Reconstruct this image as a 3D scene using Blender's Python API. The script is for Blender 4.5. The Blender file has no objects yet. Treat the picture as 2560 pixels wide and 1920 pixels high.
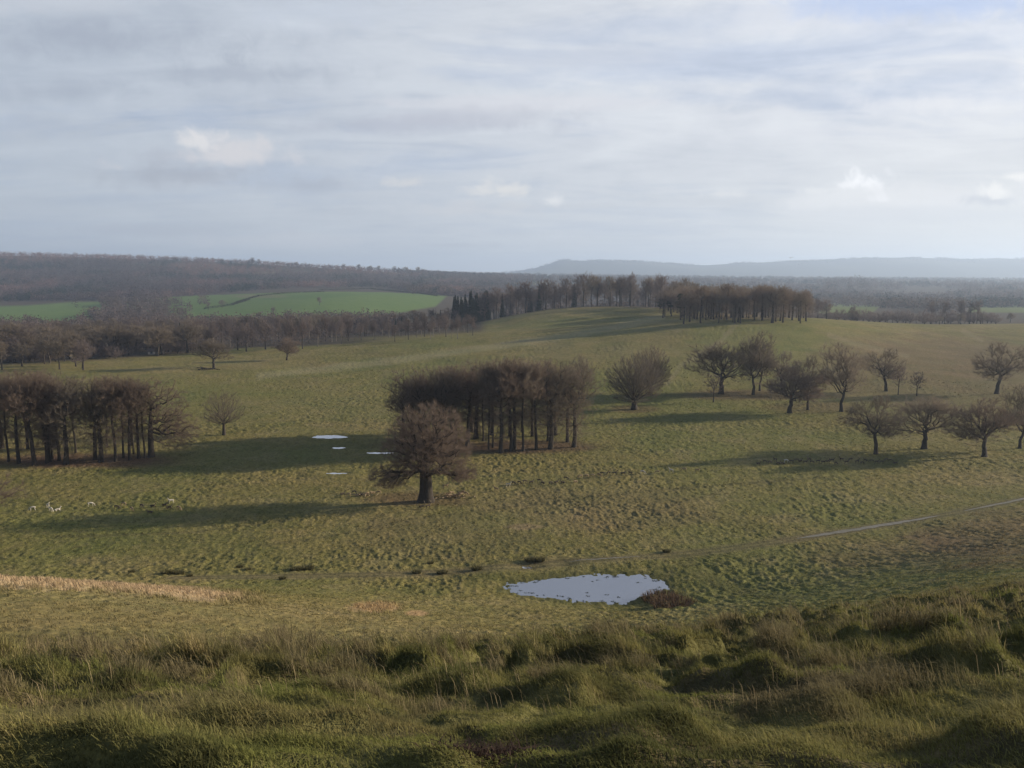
import bpy, math, random
import numpy as np
from mathutils import Vector, Matrix

# ------------------------------------------------------------------ camera, sky, sun, exposure
S = bpy.context.scene
COL = S.collection
W0, H0, F0, HOR = 2212.0, 1659.0, 1737.0, 590.0        # survey frame used to measure the view
PITCH = math.atan((H0 / 2 - HOR) / F0)
cam_d = bpy.data.cameras.new('camera'); cam = bpy.data.objects.new('camera', cam_d); COL.objects.link(cam)
cam_d.sensor_width = 36.0; cam_d.lens = 36.0 * F0 / W0; cam_d.clip_start = 0.1; cam_d.clip_end = 40000
cam.location = (0, 0, 0); cam.rotation_euler = (math.pi / 2 - PITCH, 0, 0)
S.camera = cam

SUN_AZ = math.radians(76.5); SUN_EL = math.radians(14.3)
sd = bpy.data.lights.new('sun', 'SUN'); sun = bpy.data.objects.new('sun', sd); COL.objects.link(sun)
sd.energy = 5.0; sd.angle = math.radians(0.6); sd.color = (1.0, 0.86, 0.68)
sdir = Vector((math.sin(SUN_AZ) * math.cos(SUN_EL), math.cos(SUN_AZ) * math.cos(SUN_EL), math.sin(SUN_EL)))
sun.rotation_euler = sdir.to_track_quat('Z', 'Y').to_euler(); sun.location = (60, 20, 60)

S.view_settings.view_transform = 'Standard'; S.view_settings.look = 'None'
S.view_settings.exposure = 0.74; S.view_settings.gamma = 1.0
S.render.engine = 'CYCLES'
S.cycles.use_denoising = True
S.cycles.max_bounces = 4; S.cycles.diffuse_bounces = 2; S.cycles.glossy_bounces = 2
S.cycles.transmission_bounces = 2; S.cycles.transparent_max_bounces = 4; S.cycles.volume_bounces = 0
S.cycles.caustics_reflective = False; S.cycles.caustics_refractive = False

wd = bpy.data.worlds.new('World'); S.world = wd; wd.use_nodes = True
def build_world():
    nt = wd.node_tree; N = nt.nodes; L = nt.links; N.clear()
    out = N.new('ShaderNodeOutputWorld'); bg = N.new('ShaderNodeBackground'); bg.inputs['Strength'].default_value = 0.092
    L.new(bg.outputs[0], out.inputs[0])
    sky = N.new('ShaderNodeTexSky'); sky.sky_type = 'NISHITA'; sky.sun_disc = False
    sky.sun_elevation = SUN_EL; sky.sun_rotation = SUN_AZ; sky.altitude = 100; sky.air_density = 1.0; sky.dust_density = 1.5
    tc = N.new('ShaderNodeTexCoord')
    sp = N.new('ShaderNodeSeparateXYZ'); L.new(tc.outputs['Generated'], sp.inputs[0])
    def m(op, a, b=None, c=None, clamp=False):
        n = N.new('ShaderNodeMath'); n.operation = op; n.use_clamp = clamp
        for i, v in enumerate((a, b, c)):
            if v is None: continue
            if isinstance(v, (int, float)): n.inputs[i].default_value = v
            else: L.new(v, n.inputs[i])
        return n.outputs[0]
    def ramp(v, stops):
        n = N.new('ShaderNodeValToRGB'); L.new(v, n.inputs[0]); e = n.color_ramp.elements
        while len(e) < len(stops): e.new(0.5)
        for k, (p, c) in enumerate(stops): e[k].position = p; e[k].color = (*c, 1) if len(c) == 3 else c
        return n.outputs[0]
    def noise(vec, scale, det, rough=0.5, dist=0.0):
        n = N.new('ShaderNodeTexNoise'); L.new(vec, n.inputs['Vector'])
        n.inputs['Scale'].default_value = scale; n.inputs['Detail'].default_value = det
        n.inputs['Roughness'].default_value = rough; n.inputs['Distortion'].default_value = dist
        return n.outputs['Fac']
    def mix(f, a, b):
        n = N.new('ShaderNodeMix'); n.data_type = 'RGBA'
        for i, v in ((0, f), (6, a), (7, b)):
            if isinstance(v, (int, float)): n.inputs[i].default_value = v
            elif isinstance(v, tuple): n.inputs[i].default_value = (*v, 1)
            else: L.new(v, n.inputs[i])
        return n.outputs[2]
    x, y, z = sp.outputs
    zz = m('ADD', m('MAXIMUM', z, 0.0), 0.10)
    cb = N.new('ShaderNodeCombineXYZ'); L.new(m('DIVIDE', x, zz), cb.inputs[0]); L.new(m('DIVIDE', y, zz), cb.inputs[1])
    mp = N.new('ShaderNodeMapping'); L.new(cb.outputs[0], mp.inputs[0]); mp.inputs['Scale'].default_value = (0.5, 1.0, 1); mp.inputs['Rotation'].default_value = (0, 0, 0.25)
    mp.inputs['Location'].default_value = (3.1, 1.7, 0)
    n1 = noise(mp.outputs[0], 0.8, 5, 0.55, 0.5); n2 = noise(mp.outputs[0], 2.4, 8, 0.6, 0.8); n3 = noise(mp.outputs[0], 7.0, 8, 0.62, 0.6)
    st = N.new('ShaderNodeMapping'); L.new(tc.outputs['Generated'], st.inputs[0]); st.inputs['Scale'].default_value = (1, 1, 2.4)
    s1 = noise(st.outputs[0], 3.2, 8, 0.58, 0.7); s2 = noise(st.outputs[0], 12, 8, 0.62, 0.6); s3 = noise(tc.outputs['Generated'], 42, 6, 0.6, 0.5)
    sunny = m('ADD', m('MULTIPLY', x, 0.95), 0.46, clamp=True)
    # thin deck: grey-blue to the left, whiter towards the sun on the right
    thick = m('ADD', m('ADD', m('MULTIPLY', n1, 0.40), m('MULTIPLY', n2, 0.30)), m('ADD', m('MULTIPLY', s1, 0.22), m('MULTIPLY', s2, 0.08)))
    clear = mix(0.8, sky.outputs[0], (3.1, 3.85, 5.5))
    deck = mix(sunny, (3.45, 3.82, 4.3), (5.4, 5.5, 5.7))
    cover = ramp(thick, [(0.40, (0.55,) * 3), (0.50, (0.95,) * 3)])
    c = mix(cover, clear, deck)
    lum = ramp(m('ADD', m('ADD', m('MULTIPLY', n2, 0.35), m('MULTIPLY', s1, 0.35)), m('ADD', m('MULTIPLY', s2, 0.2), m('MULTIPLY', n3, 0.1))), [(0.38, (0.80, 0.815, 0.85)), (0.50, (0.97, 0.97, 0.98)), (0.62, (1.12, 1.11, 1.09))])
    mu = N.new('ShaderNodeMix'); mu.data_type = 'RGBA'; mu.blend_type = 'MULTIPLY'; mu.inputs[0].default_value = 1
    L.new(c, mu.inputs[6]); L.new(lum, mu.inputs[7]); c = mu.outputs[2]
    low = ramp(m('MAXIMUM', z, 0.0), [(0.0, (0.9,) * 3), (0.17, (0.0,) * 3)])
    c = mix(m('MULTIPLY', low, 0.75), c, mix(sunny, (3.3, 3.65, 4.0), (4.7, 4.85, 4.9)))
    glow = m('POWER', m('MAXIMUM', m('ADD', m('MULTIPLY', x, math.sin(math.radians(50))), m('MULTIPLY', y, math.cos(math.radians(50)))), 0.0), 12.0)
    c = mix(m('MULTIPLY', m('MULTIPLY', glow, low), 0.8), c, (6.2, 6.0, 5.4))
    front = m('GREATER_THAN', y, 0.1); taz = m('DIVIDE', x, m('MAXIMUM', y, 0.1)); te = m('DIVIDE', z, m('MAXIMUM', y, 0.1))
    def blob(dx, dy, rx, ry, col, amt, nz=1.0, flat=False):
        # cloud heap or patch at one bearing, edges broken by noise
        t = (dx - W0 / 2) / (F0 * math.cos(PITCH) - (dy - H0 / 2) * math.sin(PITCH)); el = -(dy - HOR) / F0
        u = m('DIVIDE', m('SUBTRACT', taz, t), rx / F0); v = m('DIVIDE', m('SUBTRACT', te, el), ry / F0)
        if flat: v = m('ADD', m('MAXIMUM', v, 0.0), m('MULTIPLY', m('MINIMUM', v, 0.0), 2.2))
        r = m('SQRT', m('ADD', m('MULTIPLY', u, u), m('MULTIPLY', v, v)))
        nn = s1 if rx > 150 else (s2 if rx > 75 else s3)
        k = m('ADD', m('SUBTRACT', 1.15, r), m('MULTIPLY', m('ADD', m('SUBTRACT', nn, 0.5), m('MULTIPLY', m('SUBTRACT', s3, 0.5), 0.4)), nz * 3.6))
        q = N.new('ShaderNodeMapRange'); q.interpolation_type = 'SMOOTHSTEP'; L.new(k, q.inputs[0]); q.inputs[1].default_value = 0.0; q.inputs[2].default_value = 1.1
        nonlocal c
        c = mix(m('MULTIPLY', m('MULTIPLY', q.outputs[0], front), amt), c, col)
    g1 = (2.42, 2.72, 3.3)
    blob(200, 110, 380, 60, g1, 0.70); blob(480, 185, 260, 34, g1, 0.55); blob(140, 215, 260, 34, g1, 0.45); blob(120, 290, 240, 36, (2.9, 3.2, 3.7), 0.4)
    blob(60, 40, 320, 34, (4.2, 4.4, 4.8), 0.45); blob(700, 60, 300, 40, (3.9, 4.3, 5.0), 0.4)
    blob(1700, 60, 300, 40, (4.9, 5.1, 5.6), 0.5); blob(2000, 40, 300, 34, (3.1, 3.9, 5.7), 0.7); blob(2170, 95, 150, 20, (5.2, 5.4, 5.9), 0.4)
    blob(1330, 150, 280, 20, (3.6, 3.9, 4.6), 0.4); blob(800, 285, 300, 22, (3.1, 3.3, 3.9), 0.6); blob(1100, 240, 320, 14, (5.0, 5.0, 5.3), 0.45); blob(980, 268, 220, 18, (3.5, 3.6, 4.1), 0.45)
    blob(2000, 245, 240, 26, (5.9, 5.9, 6.0), 0.6); blob(1800, 300, 330, 20, (5.3, 5.4, 5.7), 0.35)
    # heaped cloud on the left with its grey underside
    blob(440, 385, 230, 34, (2.75, 2.95, 3.4), 0.8); blob(660, 408, 220, 24, (2.85, 3.1, 3.6), 0.65); blob(350, 345, 90, 24, (3.0, 3.2, 3.7), 0.5)
    blob(510, 345, 150, 44, (4.7, 4.65, 4.8), 0.95, 0.8, True); blob(432, 320, 58, 36, (5.3, 5.25, 5.3), 0.9, 0.6, True); blob(530, 325, 60, 20, (4.7, 4.65, 4.8), 0.7, 0.8, True); blob(252, 370, 42, 18, (4.2, 4.3, 4.6), 0.65, 0.8, True)
    blob(620, 522, 260, 16, (4.2, 4.35, 4.6), 0.6); blob(960, 530, 110, 7, (3.1, 3.3, 3.7), 0.5)
    blob(1090, 418, 100, 28, (5.5, 5.4, 5.2), 0.75, 0.9, True); blob(1195, 443, 34, 20, (5.9, 5.9, 5.9), 0.8, 0.6, True); blob(1240, 450, 180, 12, (3.7, 3.9, 4.2), 0.4); blob(1550, 440, 110, 10, (3.9, 4.1, 4.4), 0.5)
    blob(1900, 440, 330, 34, (5.9, 5.9, 5.95), 0.5, 0.9); blob(1980, 465, 260, 16, (4.6, 4.75, 5.0), 0.5); blob(880, 405, 60, 16, (4.9, 4.85, 4.8), 0.6, 0.9, True); blob(1040, 455, 150, 16, (4.4, 4.45, 4.6), 0.5); blob(330, 500, 220, 14, (3.0, 3.25, 3.7), 0.5); blob(1560, 425, 70, 14, (5.6, 5.6, 5.6), 0.5, 0.8, True); blob(1760, 420, 40, 12, (6.0, 6.0, 6.0), 0.5, 0.8, True)
    blob(1868, 405, 50, 32, (6.9, 6.9, 7.0), 0.95, 0.7, True); blob(1910, 436, 34, 15, (6.7, 6.7, 6.8), 0.85, 0.7, True)
    blob(2060, 425, 200, 26, (5.4, 5.4, 5.5), 0.5); blob(2130, 438, 60, 18, (3.7, 3.9, 4.3), 0.6, 0.7); blob(2152, 420, 46, 30, (6.5, 6.4, 6.2), 0.85, 0.7, True); blob(2200, 388, 90, 11, (6.5, 6.4, 6.2), 0.8, 0.8)
    # unseen sky overhead set to a darker deep blue, to deepen ground shadows
    zen = ramp(z, [(0.36, (0.0,) * 3), (0.62, (1.0,) * 3)])
    c = mix(zen, c, (0.75, 1.15, 2.1))
    L.new(c, bg.inputs['Color'])
build_world()

# ------------------------------------------------------------------ numeric helpers
R = np.random.default_rng(11)
def _grad(seed):
    g = np.random.default_rng(seed); a = g.random((256, 256)) * 2 * np.pi
    return np.cos(a), np.sin(a)
_G = {}
def pn(x, y, seed=0):
    """gradient noise, about -0.7..0.7"""
    if seed not in _G: _G[seed] = _grad(seed)
    gx, gy = _G[seed]
    xi = np.floor(x).astype(np.int64); yi = np.floor(y).astype(np.int64)
    fx = x - xi; fy = y - yi
    u = fx * fx * fx * (fx * (fx * 6 - 15) + 10); v = fy * fy * fy * (fy * (fy * 6 - 15) + 10)
    def d(i, j):
        a = (xi + i) & 255; b = (yi + j) & 255
        return gx[a, b] * (fx - i) + gy[a, b] * (fy - j)
    return (d(0, 0) * (1 - u) + d(1, 0) * u) * (1 - v) + (d(0, 1) * (1 - u) + d(1, 1) * u) * v
def fbm(x, y, o=4, seed=0, g=0.5):
    s = 0; a = 1.0; f = 1.0
    for k in range(o):
        s = s + a * pn(x * f + 17.3 * k, y * f - 9.1 * k, seed + k); a *= g; f *= 2.03
    return s
def ss(a, b, x):
    t = np.clip((x - a) / (b - a), 0, 1); return t * t * (3 - 2 * t)
def lerp(a, b, t): return a + (b - a) * t

# ------------------------------------------------------------------ the lie of the land
XS = [-900, 0, 350, 700, 1000, 1250, 1500, 1750, 2000, 2212, 3100]
TB = {
 2.5:  [1660]*11,
 4:    [1585,1585,1585,1585,1580,1580,1575,1570,1565,1560,1560],
 6:    [1525,1525,1525,1522,1518,1512,1505,1495,1485,1475,1475],
 9:    [1470,1470,1470,1468,1462,1448,1440,1425,1410,1395,1390],
 13:   [1432,1432,1438,1432,1420,1400,1395,1375,1350,1328,1320],
 18:   [1408,1408,1418,1410,1395,1372,1370,1342,1315,1290,1280],
 25:   [1412,1412,1422,1412,1398,1380,1376,1346,1308,1274,1262],
 35:   [1362,1362,1395,1405,1398,1388,1382,1348,1304,1262,1245],
 47:   [1302,1302,1345,1385,1392,1390,1382,1345,1296,1246,1225],
 60:   [1248,1248,1288,1345,1370,1378,1370,1332,1284,1228,1205],
 72:   [1250,1250,1272,1312,1345,1354,1346,1316,1268,1210,1190],
 83:   [1262,1262,1270,1292,1324,1332,1326,1296,1246,1190,1170],
 93:   [1262,1262,1266,1275,1300,1309,1305,1272,1222,1168,1150],
 100:  [1248,1248,1250,1252,1262,1263,1260,1240,1202,1154,1138],
 110:  [1200,1200,1200,1200,1200,1200,1200,1194,1172,1136,1122],
 120:  [1154,1154,1154,1154,1154,1154,1154,1152,1144,1118,1110],
 135:  [1097]*9 + [1086, 1080],
 150:  [1046]*11, 180: [972]*11,
 230:  [891,891,891,891,891,891,891,891,888,886,880],
 300:  [822,822,822,820,814,803,803,806,812,815,810],
 360:  [786,786,786,783,768,758,748,752,772,775,765],
 430:  [764,764,763,750,735,720,692,690,735,738,725],
 470:  [758,758,756,743,724,704,686,681,716,712,702],
 505:  [752,752,750,737,720,704,683,683,706,701,692],
 545:  [748,748,745,731,719,702,686,687,704,699,692],
 600:  [741,741,738,726,713,656,668,694,705,700,694],
 700:  [730,730,727,716,716,659,664,690,700,696,690],
 900:  [708,708,706,690,708,692,674,672,680,684,680],
 1100: [684,684,684,656,680,690,676,658,672,667,667],
 1400: [656,656,654,627,643,672,664,660,664,662,662],
 1700: [640,640,634,628,632,652,650,650,650,650,650],
 2200: [592,592,596,608,618,626,630,634,634,634,634],
 2800: [549,549,558,577,598,606,611,616,618,620,620],
 3500: [553,553,562,581,597,604,607,610,612,614,614],
 5000: [575,575,578,586,592,597,600,602,604,605,605],
 7000: [590,590,590,591,594,597,598,600,602,602,602],
 9500: [591]*11, 12400: [592]*11}
RX = [-900, 1080, 1130, 1160, 1185, 1205, 1225, 1245, 1290, 1400, 1470, 1525, 1600, 1700, 1800, 1870, 1990, 2060, 2130, 2212, 2500, 3100]
RY = [590, 590, 586, 578, 571, 563, 561, 563, 562.5, 565, 571, 573, 568, 565, 562, 556, 557, 559, 560, 558, 552, 560]
XS.insert(5, 1110)
for k_ in TB: TB[k_] = TB[k_][:5] + [TB[k_][4] * .56 + TB[k_][5] * .44] + TB[k_][5:]
for k_, v_ in ((9, 6), (13, 16), (18, 26), (25, 20), (35, 8)): TB[k_] = [q_ + v_ * (1 if i_ < 7 else .5 if i_ == 7 else .2) for i_, q_ in enumerate(TB[k_])]
TB[600][5] = 669; TB[545][5] = 710; TB[700][5] = 672
cp, sp_ = math.cos(PITCH), math.sin(PITCH)
def ray(dx, dy):
    a = np.asarray(dx, float) - W0 / 2; b = np.asarray(dy, float) - H0 / 2
    return a, F0 * cp - b * sp_, -F0 * sp_ - b * cp
def tanaz_dep(dx, dy):
    a, f, z = ray(dx, dy); h = np.hypot(a, f); return np.arctan2(a, f), -z / h
NU, NV = 420, 900
UA = np.linspace(-0.86, 0.86, NU); LV = np.linspace(math.log(2.5), math.log(12400), NV)
rows = []; ds = sorted(TB)
for d in ds:
    az, tt = tanaz_dep(XS, TB[d]); rows.append(np.interp(UA, az, tt))
rows = np.array(rows); TT = np.empty((NU, NV))
for i in range(NU): TT[i] = np.interp(LV, np.log(ds), rows[:, i])
def blur(a, n, ax):
    for _ in range(2):
        p = np.concatenate([np.repeat(np.take(a, [0], ax), n, ax), a, np.repeat(np.take(a, [-1], ax), n, ax)], ax)
        c = np.cumsum(p, ax); c = np.concatenate([np.zeros_like(np.take(c, [0], ax)), c], ax)
        m = a.shape[ax]
        a = (np.take(c, range(2 * n + 1, 2 * n + 1 + m), ax) - np.take(c, range(m), ax)) / (2 * n + 1)
    return a
TT = blur(blur(TT, 6, 1), 14, 0)
# the downs on the skyline
azr, tr = tanaz_dep(RX, RY); rd = np.interp(UA, azr, tr)
DV = np.exp(LV)
wr = ss(7200, 9300, DV)[None, :]; fall = ss(9300, 12000, DV)[None, :]
TT = TT * (1 - wr) + wr * (rd[:, None] + 0.004 * fall)
def Hs(x, y):
    d = np.hypot(x, y); az = np.arctan2(x, y)
    u = np.clip((az - UA[0]) / (UA[-1] - UA[0]), 0, 0.999999) * (NU - 1)
    ca = np.cos(np.clip(az, UA[0], UA[-1]))
    v = np.clip((np.log(np.maximum(d * ca, 2.5)) - LV[0]) / (LV[-1] - LV[0]), 0, 0.999999) * (NV - 1)
    i = u.astype(int); j = v.astype(int); fu = u - i; fv = v - j
    t = (TT[i, j] * (1 - fu) + TT[i + 1, j] * fu) * (1 - fv) + (TT[i, j + 1] * (1 - fu) + TT[i + 1, j + 1] * fu) * fv
    z = -np.maximum(d, 2.5 / ca) * t
    return lerp(z, -40.0, ss(0.9, 1.6, np.abs(az)) * ss(10, 60, d)) if np.any(np.abs(az) > 0.9) else z
def proj(x, y, z):
    f = y * cp - z * sp_; u = y * sp_ + z * cp
    f = np.where(f > 0.01, f, 0.01)
    return W0 / 2 + F0 * x / f, H0 / 2 - F0 * u / f
_T = np.exp(np.linspace(math.log(2.6), math.log(12300), 6000))
def at(dx, dy, dmin=0.0):
    """ground point seen at a place of the view"""
    a, f, z = ray(dx, dy); h = math.hypot(a, f)
    t = _T[_T >= dmin] if dmin else _T
    X = a / h * t; Y = f / h * t; Z = z / h * t
    g = Hs(X, Y); k = np.nonzero(Z <= g)[0]
    k = k[0] if len(k) else len(t) - 1
    return float(X[k]), float(Y[k]), float(g[k])
def at_d(dx, d):
    dy = 600.0
    for _ in range(6):
        a, f, z = ray(dx, dy); h = math.hypot(a, f); X, Y = a / f * d, d
        g = float(Hs(np.array([X]), np.array([Y]))[0]); _, dy = proj(X, Y, g); dy = float(dy)
    return float(X), float(Y), g
def depth(p): return p[1] * cp - p[2] * sp_

# pond and puddles: outlines found on the ground
POND = [(1083,1272),(1098,1260),(1150,1254),(1188,1244),(1250,1241),(1320,1240),(1400,1243),(1428,1252),(1447,1272),(1420,1283),(1385,1290),(1360,1302),(1325,1306),(1250,1301),(1180,1294),(1120,1284)]
PUD = [(711,944,37,3.4),(731,968,13,1.7),(820,979,28,1.6),(725,1023,21,1.2),(1190,1224,16,2.2),(1140,1226,12,1.2)]
def poly_pts(pts, dmin=70):
    """one water level under a whole outline"""
    c = at(sum(p[0] for p in pts) / len(pts), sum(p[1] for p in pts) / len(pts), dmin); zl = c[2]
    out = []
    for p in pts:
        a, f, z = ray(*p); s = zl / z; out.append((float(a * s), float(f * s)))
    return np.array(out), zl
def sdist(px, py, P):
    best = np.full(px.shape, 1e9); inside = np.zeros(px.shape, bool)
    n = len(P)
    for i in range(n):
        ax, ay = P[i]; bx, by = P[(i + 1) % n]
        ex, ey = bx - ax, by - ay; wx, wy = px - ax, py - ay
        t = np.clip((wx * ex + wy * ey) / (ex * ex + ey * ey), 0, 1)
        best = np.minimum(best, np.hypot(wx - ex * t, wy - ey * t))
        c = ((ay > py) != (by > py)) & (px < ex * (py - ay) / (ey if abs(ey) > 1e-9 else 1e-9) + ax)
        inside ^= c
    return np.where(inside, -best, best)
WATERS = []
PP, pz = poly_pts(POND, 85); WATERS.append((PP, pz))
for (x_, y_, rx, ry) in PUD:
    pts = [(x_ + rx * math.cos(a) * (1 + .12 * math.sin(3 * a + x_)), y_ + ry * math.sin(a)) for a in np.linspace(0, 2 * math.pi, 15)[:-1]]
    P, z_ = poly_pts(pts, 85); WATERS.append((P, z_))
# worn track across the park
TRK = [(380,1248),(520,1247),(700,1244),(850,1241),(1000,1235),(1100,1229),(1200,1221),(1300,1213),(1440,1201),(1560,1187),(1680,1170),(1780,1155),(1880,1139),(1980,1123),(2080,1105),(2212,1078),(2330,1052)]
TRKW = np.array([at(a, b, 85)[:2] for a, b in TRK])
TR2 = [(1470,1205),(1490,1225),(1520,1246),(1570,1268),(1640,1285),(1720,1292)]
TR2W = np.array([at(a, b, 70)[:2] for a, b in TR2])
def linedist(px, py, P):
    best = np.full(px.shape, 1e9)
    for i in range(len(P) - 1):
        ax, ay = P[i]; ex, ey = P[i + 1] - P[i]; wx, wy = px - ax, py - ay
        t = np.clip((wx * ex + wy * ey) / (ex * ex + ey * ey), 0, 1)
        best = np.minimum(best, np.hypot(wx - ex * t, wy - ey * t))
    return best
def mounds(x, y):
    wx = x + 0.25 * pn(x * 1.1, y * 1.1, 35); wy = y + 0.25 * pn(x * 1.1 + 9, y * 1.1, 36)
    a = pn(wx * 1.15 + 3, wy * 0.95, 31); b = pn(wx * 2.5, wy * 2.2 + 7, 32); c = pn(x * 0.3, y * 0.26, 33)
    k = 0.36 + 0.6 * ss(3, 9, np.hypot(x, y))
    return k * (0.30 * ss(-0.10, 0.40, a) + 0.14 * ss(-0.1, 0.4, b)) + 0.07 * c + 0.035 * pn(x * 4.4, y * 4.2, 34)
def bumps(x, y, d):
    fg = 1 - ss(24, 45, d)
    z = np.where(d < 46, mounds(x, y), 0) * fg * ss(0.5, 2.5, d)
    md = ss(20, 45, d) * (1 - ss(420, 650, d))
    t1 = pn(x * 1.45, y * 1.05, 41); t2 = pn(x * 0.62 + 5, y * 0.42, 42); t3 = pn(x * 2.9, y * 2.1, 43)
    lump = lerp(0.7, 1.45, ss(-0.3, 0.35, fbm(x * 0.03, y * 0.045, 3, 44)))
    z = z + md * lump * (0.19 * np.maximum(t1, -0.12) + 0.14 * t2 + 0.075 * t3)
    z = z + ss(150, 400, d) * (1 - ss(1500, 3000, d)) * 0.5 * pn(x * 0.05, y * 0.05, 45)
    return z
def ground(x, y, detail=True):
    d = np.hypot(x, y); z = Hs(x, y)
    b = bumps(x, y, d)
    near = (d > 80) & (d < 330) & (y > 0)
    if near.any():
        xn, yn = x[near], y[near]; zn, bn = z[near], b[near]
        calm = 1 - 0.85 * np.exp(-(linedist(xn, yn, TRKW) / 1.9) ** 2) - 0.45 * np.exp(-(linedist(xn, yn, TR2W) / 1.5) ** 2)
        bn = bn * calm
        for k, (P, zl) in enumerate(WATERS):
            c = P.mean(0); big = 24 if k == 0 else 16
            q = np.hypot(xn - c[0], yn - c[1]) < (np.ptp(P[:, 0]) + big)
            if not q.any(): continue
            s = sdist(xn[q], yn[q], P) + (0.6 * fbm(xn[q] * 0.9, yn[q] * 0.9, 3, 60) if k == 0 else 0.7 * fbm(xn[q] * 0.7, yn[q] * 0.9, 4, 61))
            w = 1 - ss(1.0, 9.0 if k == 0 else 5.0, s)
            basin = np.clip(s, -1.2, 9) * 0.13 + 0.02
            zn[q] = lerp(zn[q], zl + basin, w); bn[q] = bn[q] * (1 - 0.55 * w)
            if k: bn[q] = bn[q] * (1 - 0.8 * (1 - ss(0, 1.5, s)))
        z[near] = zn; b[near] = bn
    return z + b if detail else z
def gz(x, y): return float(ground(np.array([x], float), np.array([y], float))[0])

# ------------------------------------------------------------------ mesh and material helpers
def mesh_np(name, V, F, mats, col=None, smooth=False, mi=None):
    me = bpy.data.meshes.new(name); V = np.ascontiguousarray(V, np.float32); F = np.ascontiguousarray(F, np.int32)
    n, k = F.shape
    me.vertices.add(len(V)); me.vertices.foreach_set('co', V.ravel())
    me.loops.add(n * k); me.loops.foreach_set('vertex_index', F.ravel())
    me.polygons.add(n); me.polygons.foreach_set('loop_start', np.arange(0, n * k, k, dtype=np.int32))
    if smooth: me.polygons.foreach_set('use_smooth', np.ones(n, bool))
    else: me.polygons.foreach_set('use_smooth', np.zeros(n, bool))
    if col is not None:
        ca = me.color_attributes.new('tint', 'FLOAT_COLOR', 'POINT')
        c4 = np.ones((len(V), 4), np.float32); c4[:, :3] = col; ca.data.foreach_set('color', c4.ravel())
    for m_ in (mats if isinstance(mats, (list, tuple)) else [mats]): me.materials.append(m_)
    if mi is not None: me.polygons.foreach_set('material_index', np.asarray(mi, np.int32))
    me.update(calc_edges=True)
    return me
def ob(name, me, parent=None, **props):
    o = bpy.data.objects.new(name, me); COL.objects.link(o)
    if parent is not None: o.parent = parent
    for k, v in props.items(): o[k] = v
    return o
def empty(name, loc, label, cat, group=None, rz=0, sc=1.0):
    o = bpy.data.objects.new(name, None); COL.objects.link(o); o.location = loc; o.rotation_euler = (0, 0, rz)
    o.scale = (sc, sc, sc) if isinstance(sc, (int, float)) else sc
    o.empty_display_size = 0.5; o['label'] = label; o['category'] = cat
    if group: o['group'] = group
    return o
class NT:
    def __init__(s, name):
        s.m = bpy.data.materials.new(name); s.m.use_nodes = True; s.t = s.m.node_tree; s.t.nodes.clear()
        s.out = s.t.nodes.new('ShaderNodeOutputMaterial')
    def n(s, ty, **kw):
        q = s.t.nodes.new('ShaderNode' + ty)
        for k, v in kw.items():
            if hasattr(q, k): setattr(q, k, v)
        return q
    def l(s, a, b): s.t.links.new(a, b)
    def noise(s, vec, scale, det=4, rough=0.5, dist=0):
        q = s.n('TexNoise'); s.l(vec, q.inputs['Vector']); q.inputs['Scale'].default_value = scale
        q.inputs['Detail'].default_value = det; q.inputs['Roughness'].default_value = rough; q.inputs['Distortion'].default_value = dist
        return q.outputs['Fac']
    def ramp(s, v, stops):
        q = s.n('ValToRGB'); s.l(v, q.inputs[0]); e = q.color_ramp.elements
        while len(e) < len(stops): e.new(0.5)
        for k, (p, c) in enumerate(stops): e[k].position = p; e[k].color = (*c, 1)
        return q.outputs[0]
    def mul(s, a, b, f=1.0, mode='MULTIPLY'):
        q = s.n('Mix'); q.data_type = 'RGBA'; q.blend_type = mode
        if isinstance(f, (int, float)): q.inputs[0].default_value = f
        else: s.l(f, q.inputs[0])
        for i, v in ((6, a), (7, b)):
            if isinstance(v, tuple): q.inputs[i].default_value = (*v, 1)
            else: s.l(v, q.inputs[i])
        return q.outputs[2]
    def bsdf(s, col, rough=0.9, spec=0.15, **kw):
        q = s.n('BsdfPrincipled'); q.inputs['Roughness'].default_value = rough; q.inputs['Specular IOR Level'].default_value = spec
        if isinstance(col, tuple): q.inputs['Base Color'].default_value = (*col, 1)
        else: s.l(col, q.inputs['Base Color'])
        for k, v in kw.items(): q.inputs[k.replace('_', ' ')].default_value = v
        s.l(q.outputs[0], s.out.inputs[0]); return q
def mat_simple(name, c1, c2, scale, rough=0.9, bump=0.0, objrand=0.0, stretch=(1, 1, 1)):
    t = NT(name); tc = t.n('TexCoord'); mp = t.n('Mapping'); t.l(tc.outputs['Object'], mp.inputs[0]); mp.inputs['Scale'].default_value = stretch
    f = t.noise(mp.outputs[0], scale, 5, 0.6)
    c = t.ramp(f, [(0.3, c1), (0.7, c2)])
    if objrand:
        oi = t.n('ObjectInfo'); r = t.ramp(oi.outputs['Random'], [(0, (1 - objrand,) * 3), (0.5, (1, 1 - objrand * .15, 1 - objrand * .3)), (1, (1 + objrand, 1 + objrand * .9, 1 + objrand * .8))])
        c = t.mul(c, r)
    b = t.bsdf(c, rough)
    if bump:
        q = t.n('Bump'); q.inputs['Strength'].default_value = 0.6; q.inputs['Distance'].default_value = bump
        t.l(f, q.inputs['Height']); t.l(q.outputs[0], b.inputs['Normal'])
    return t.m
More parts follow.
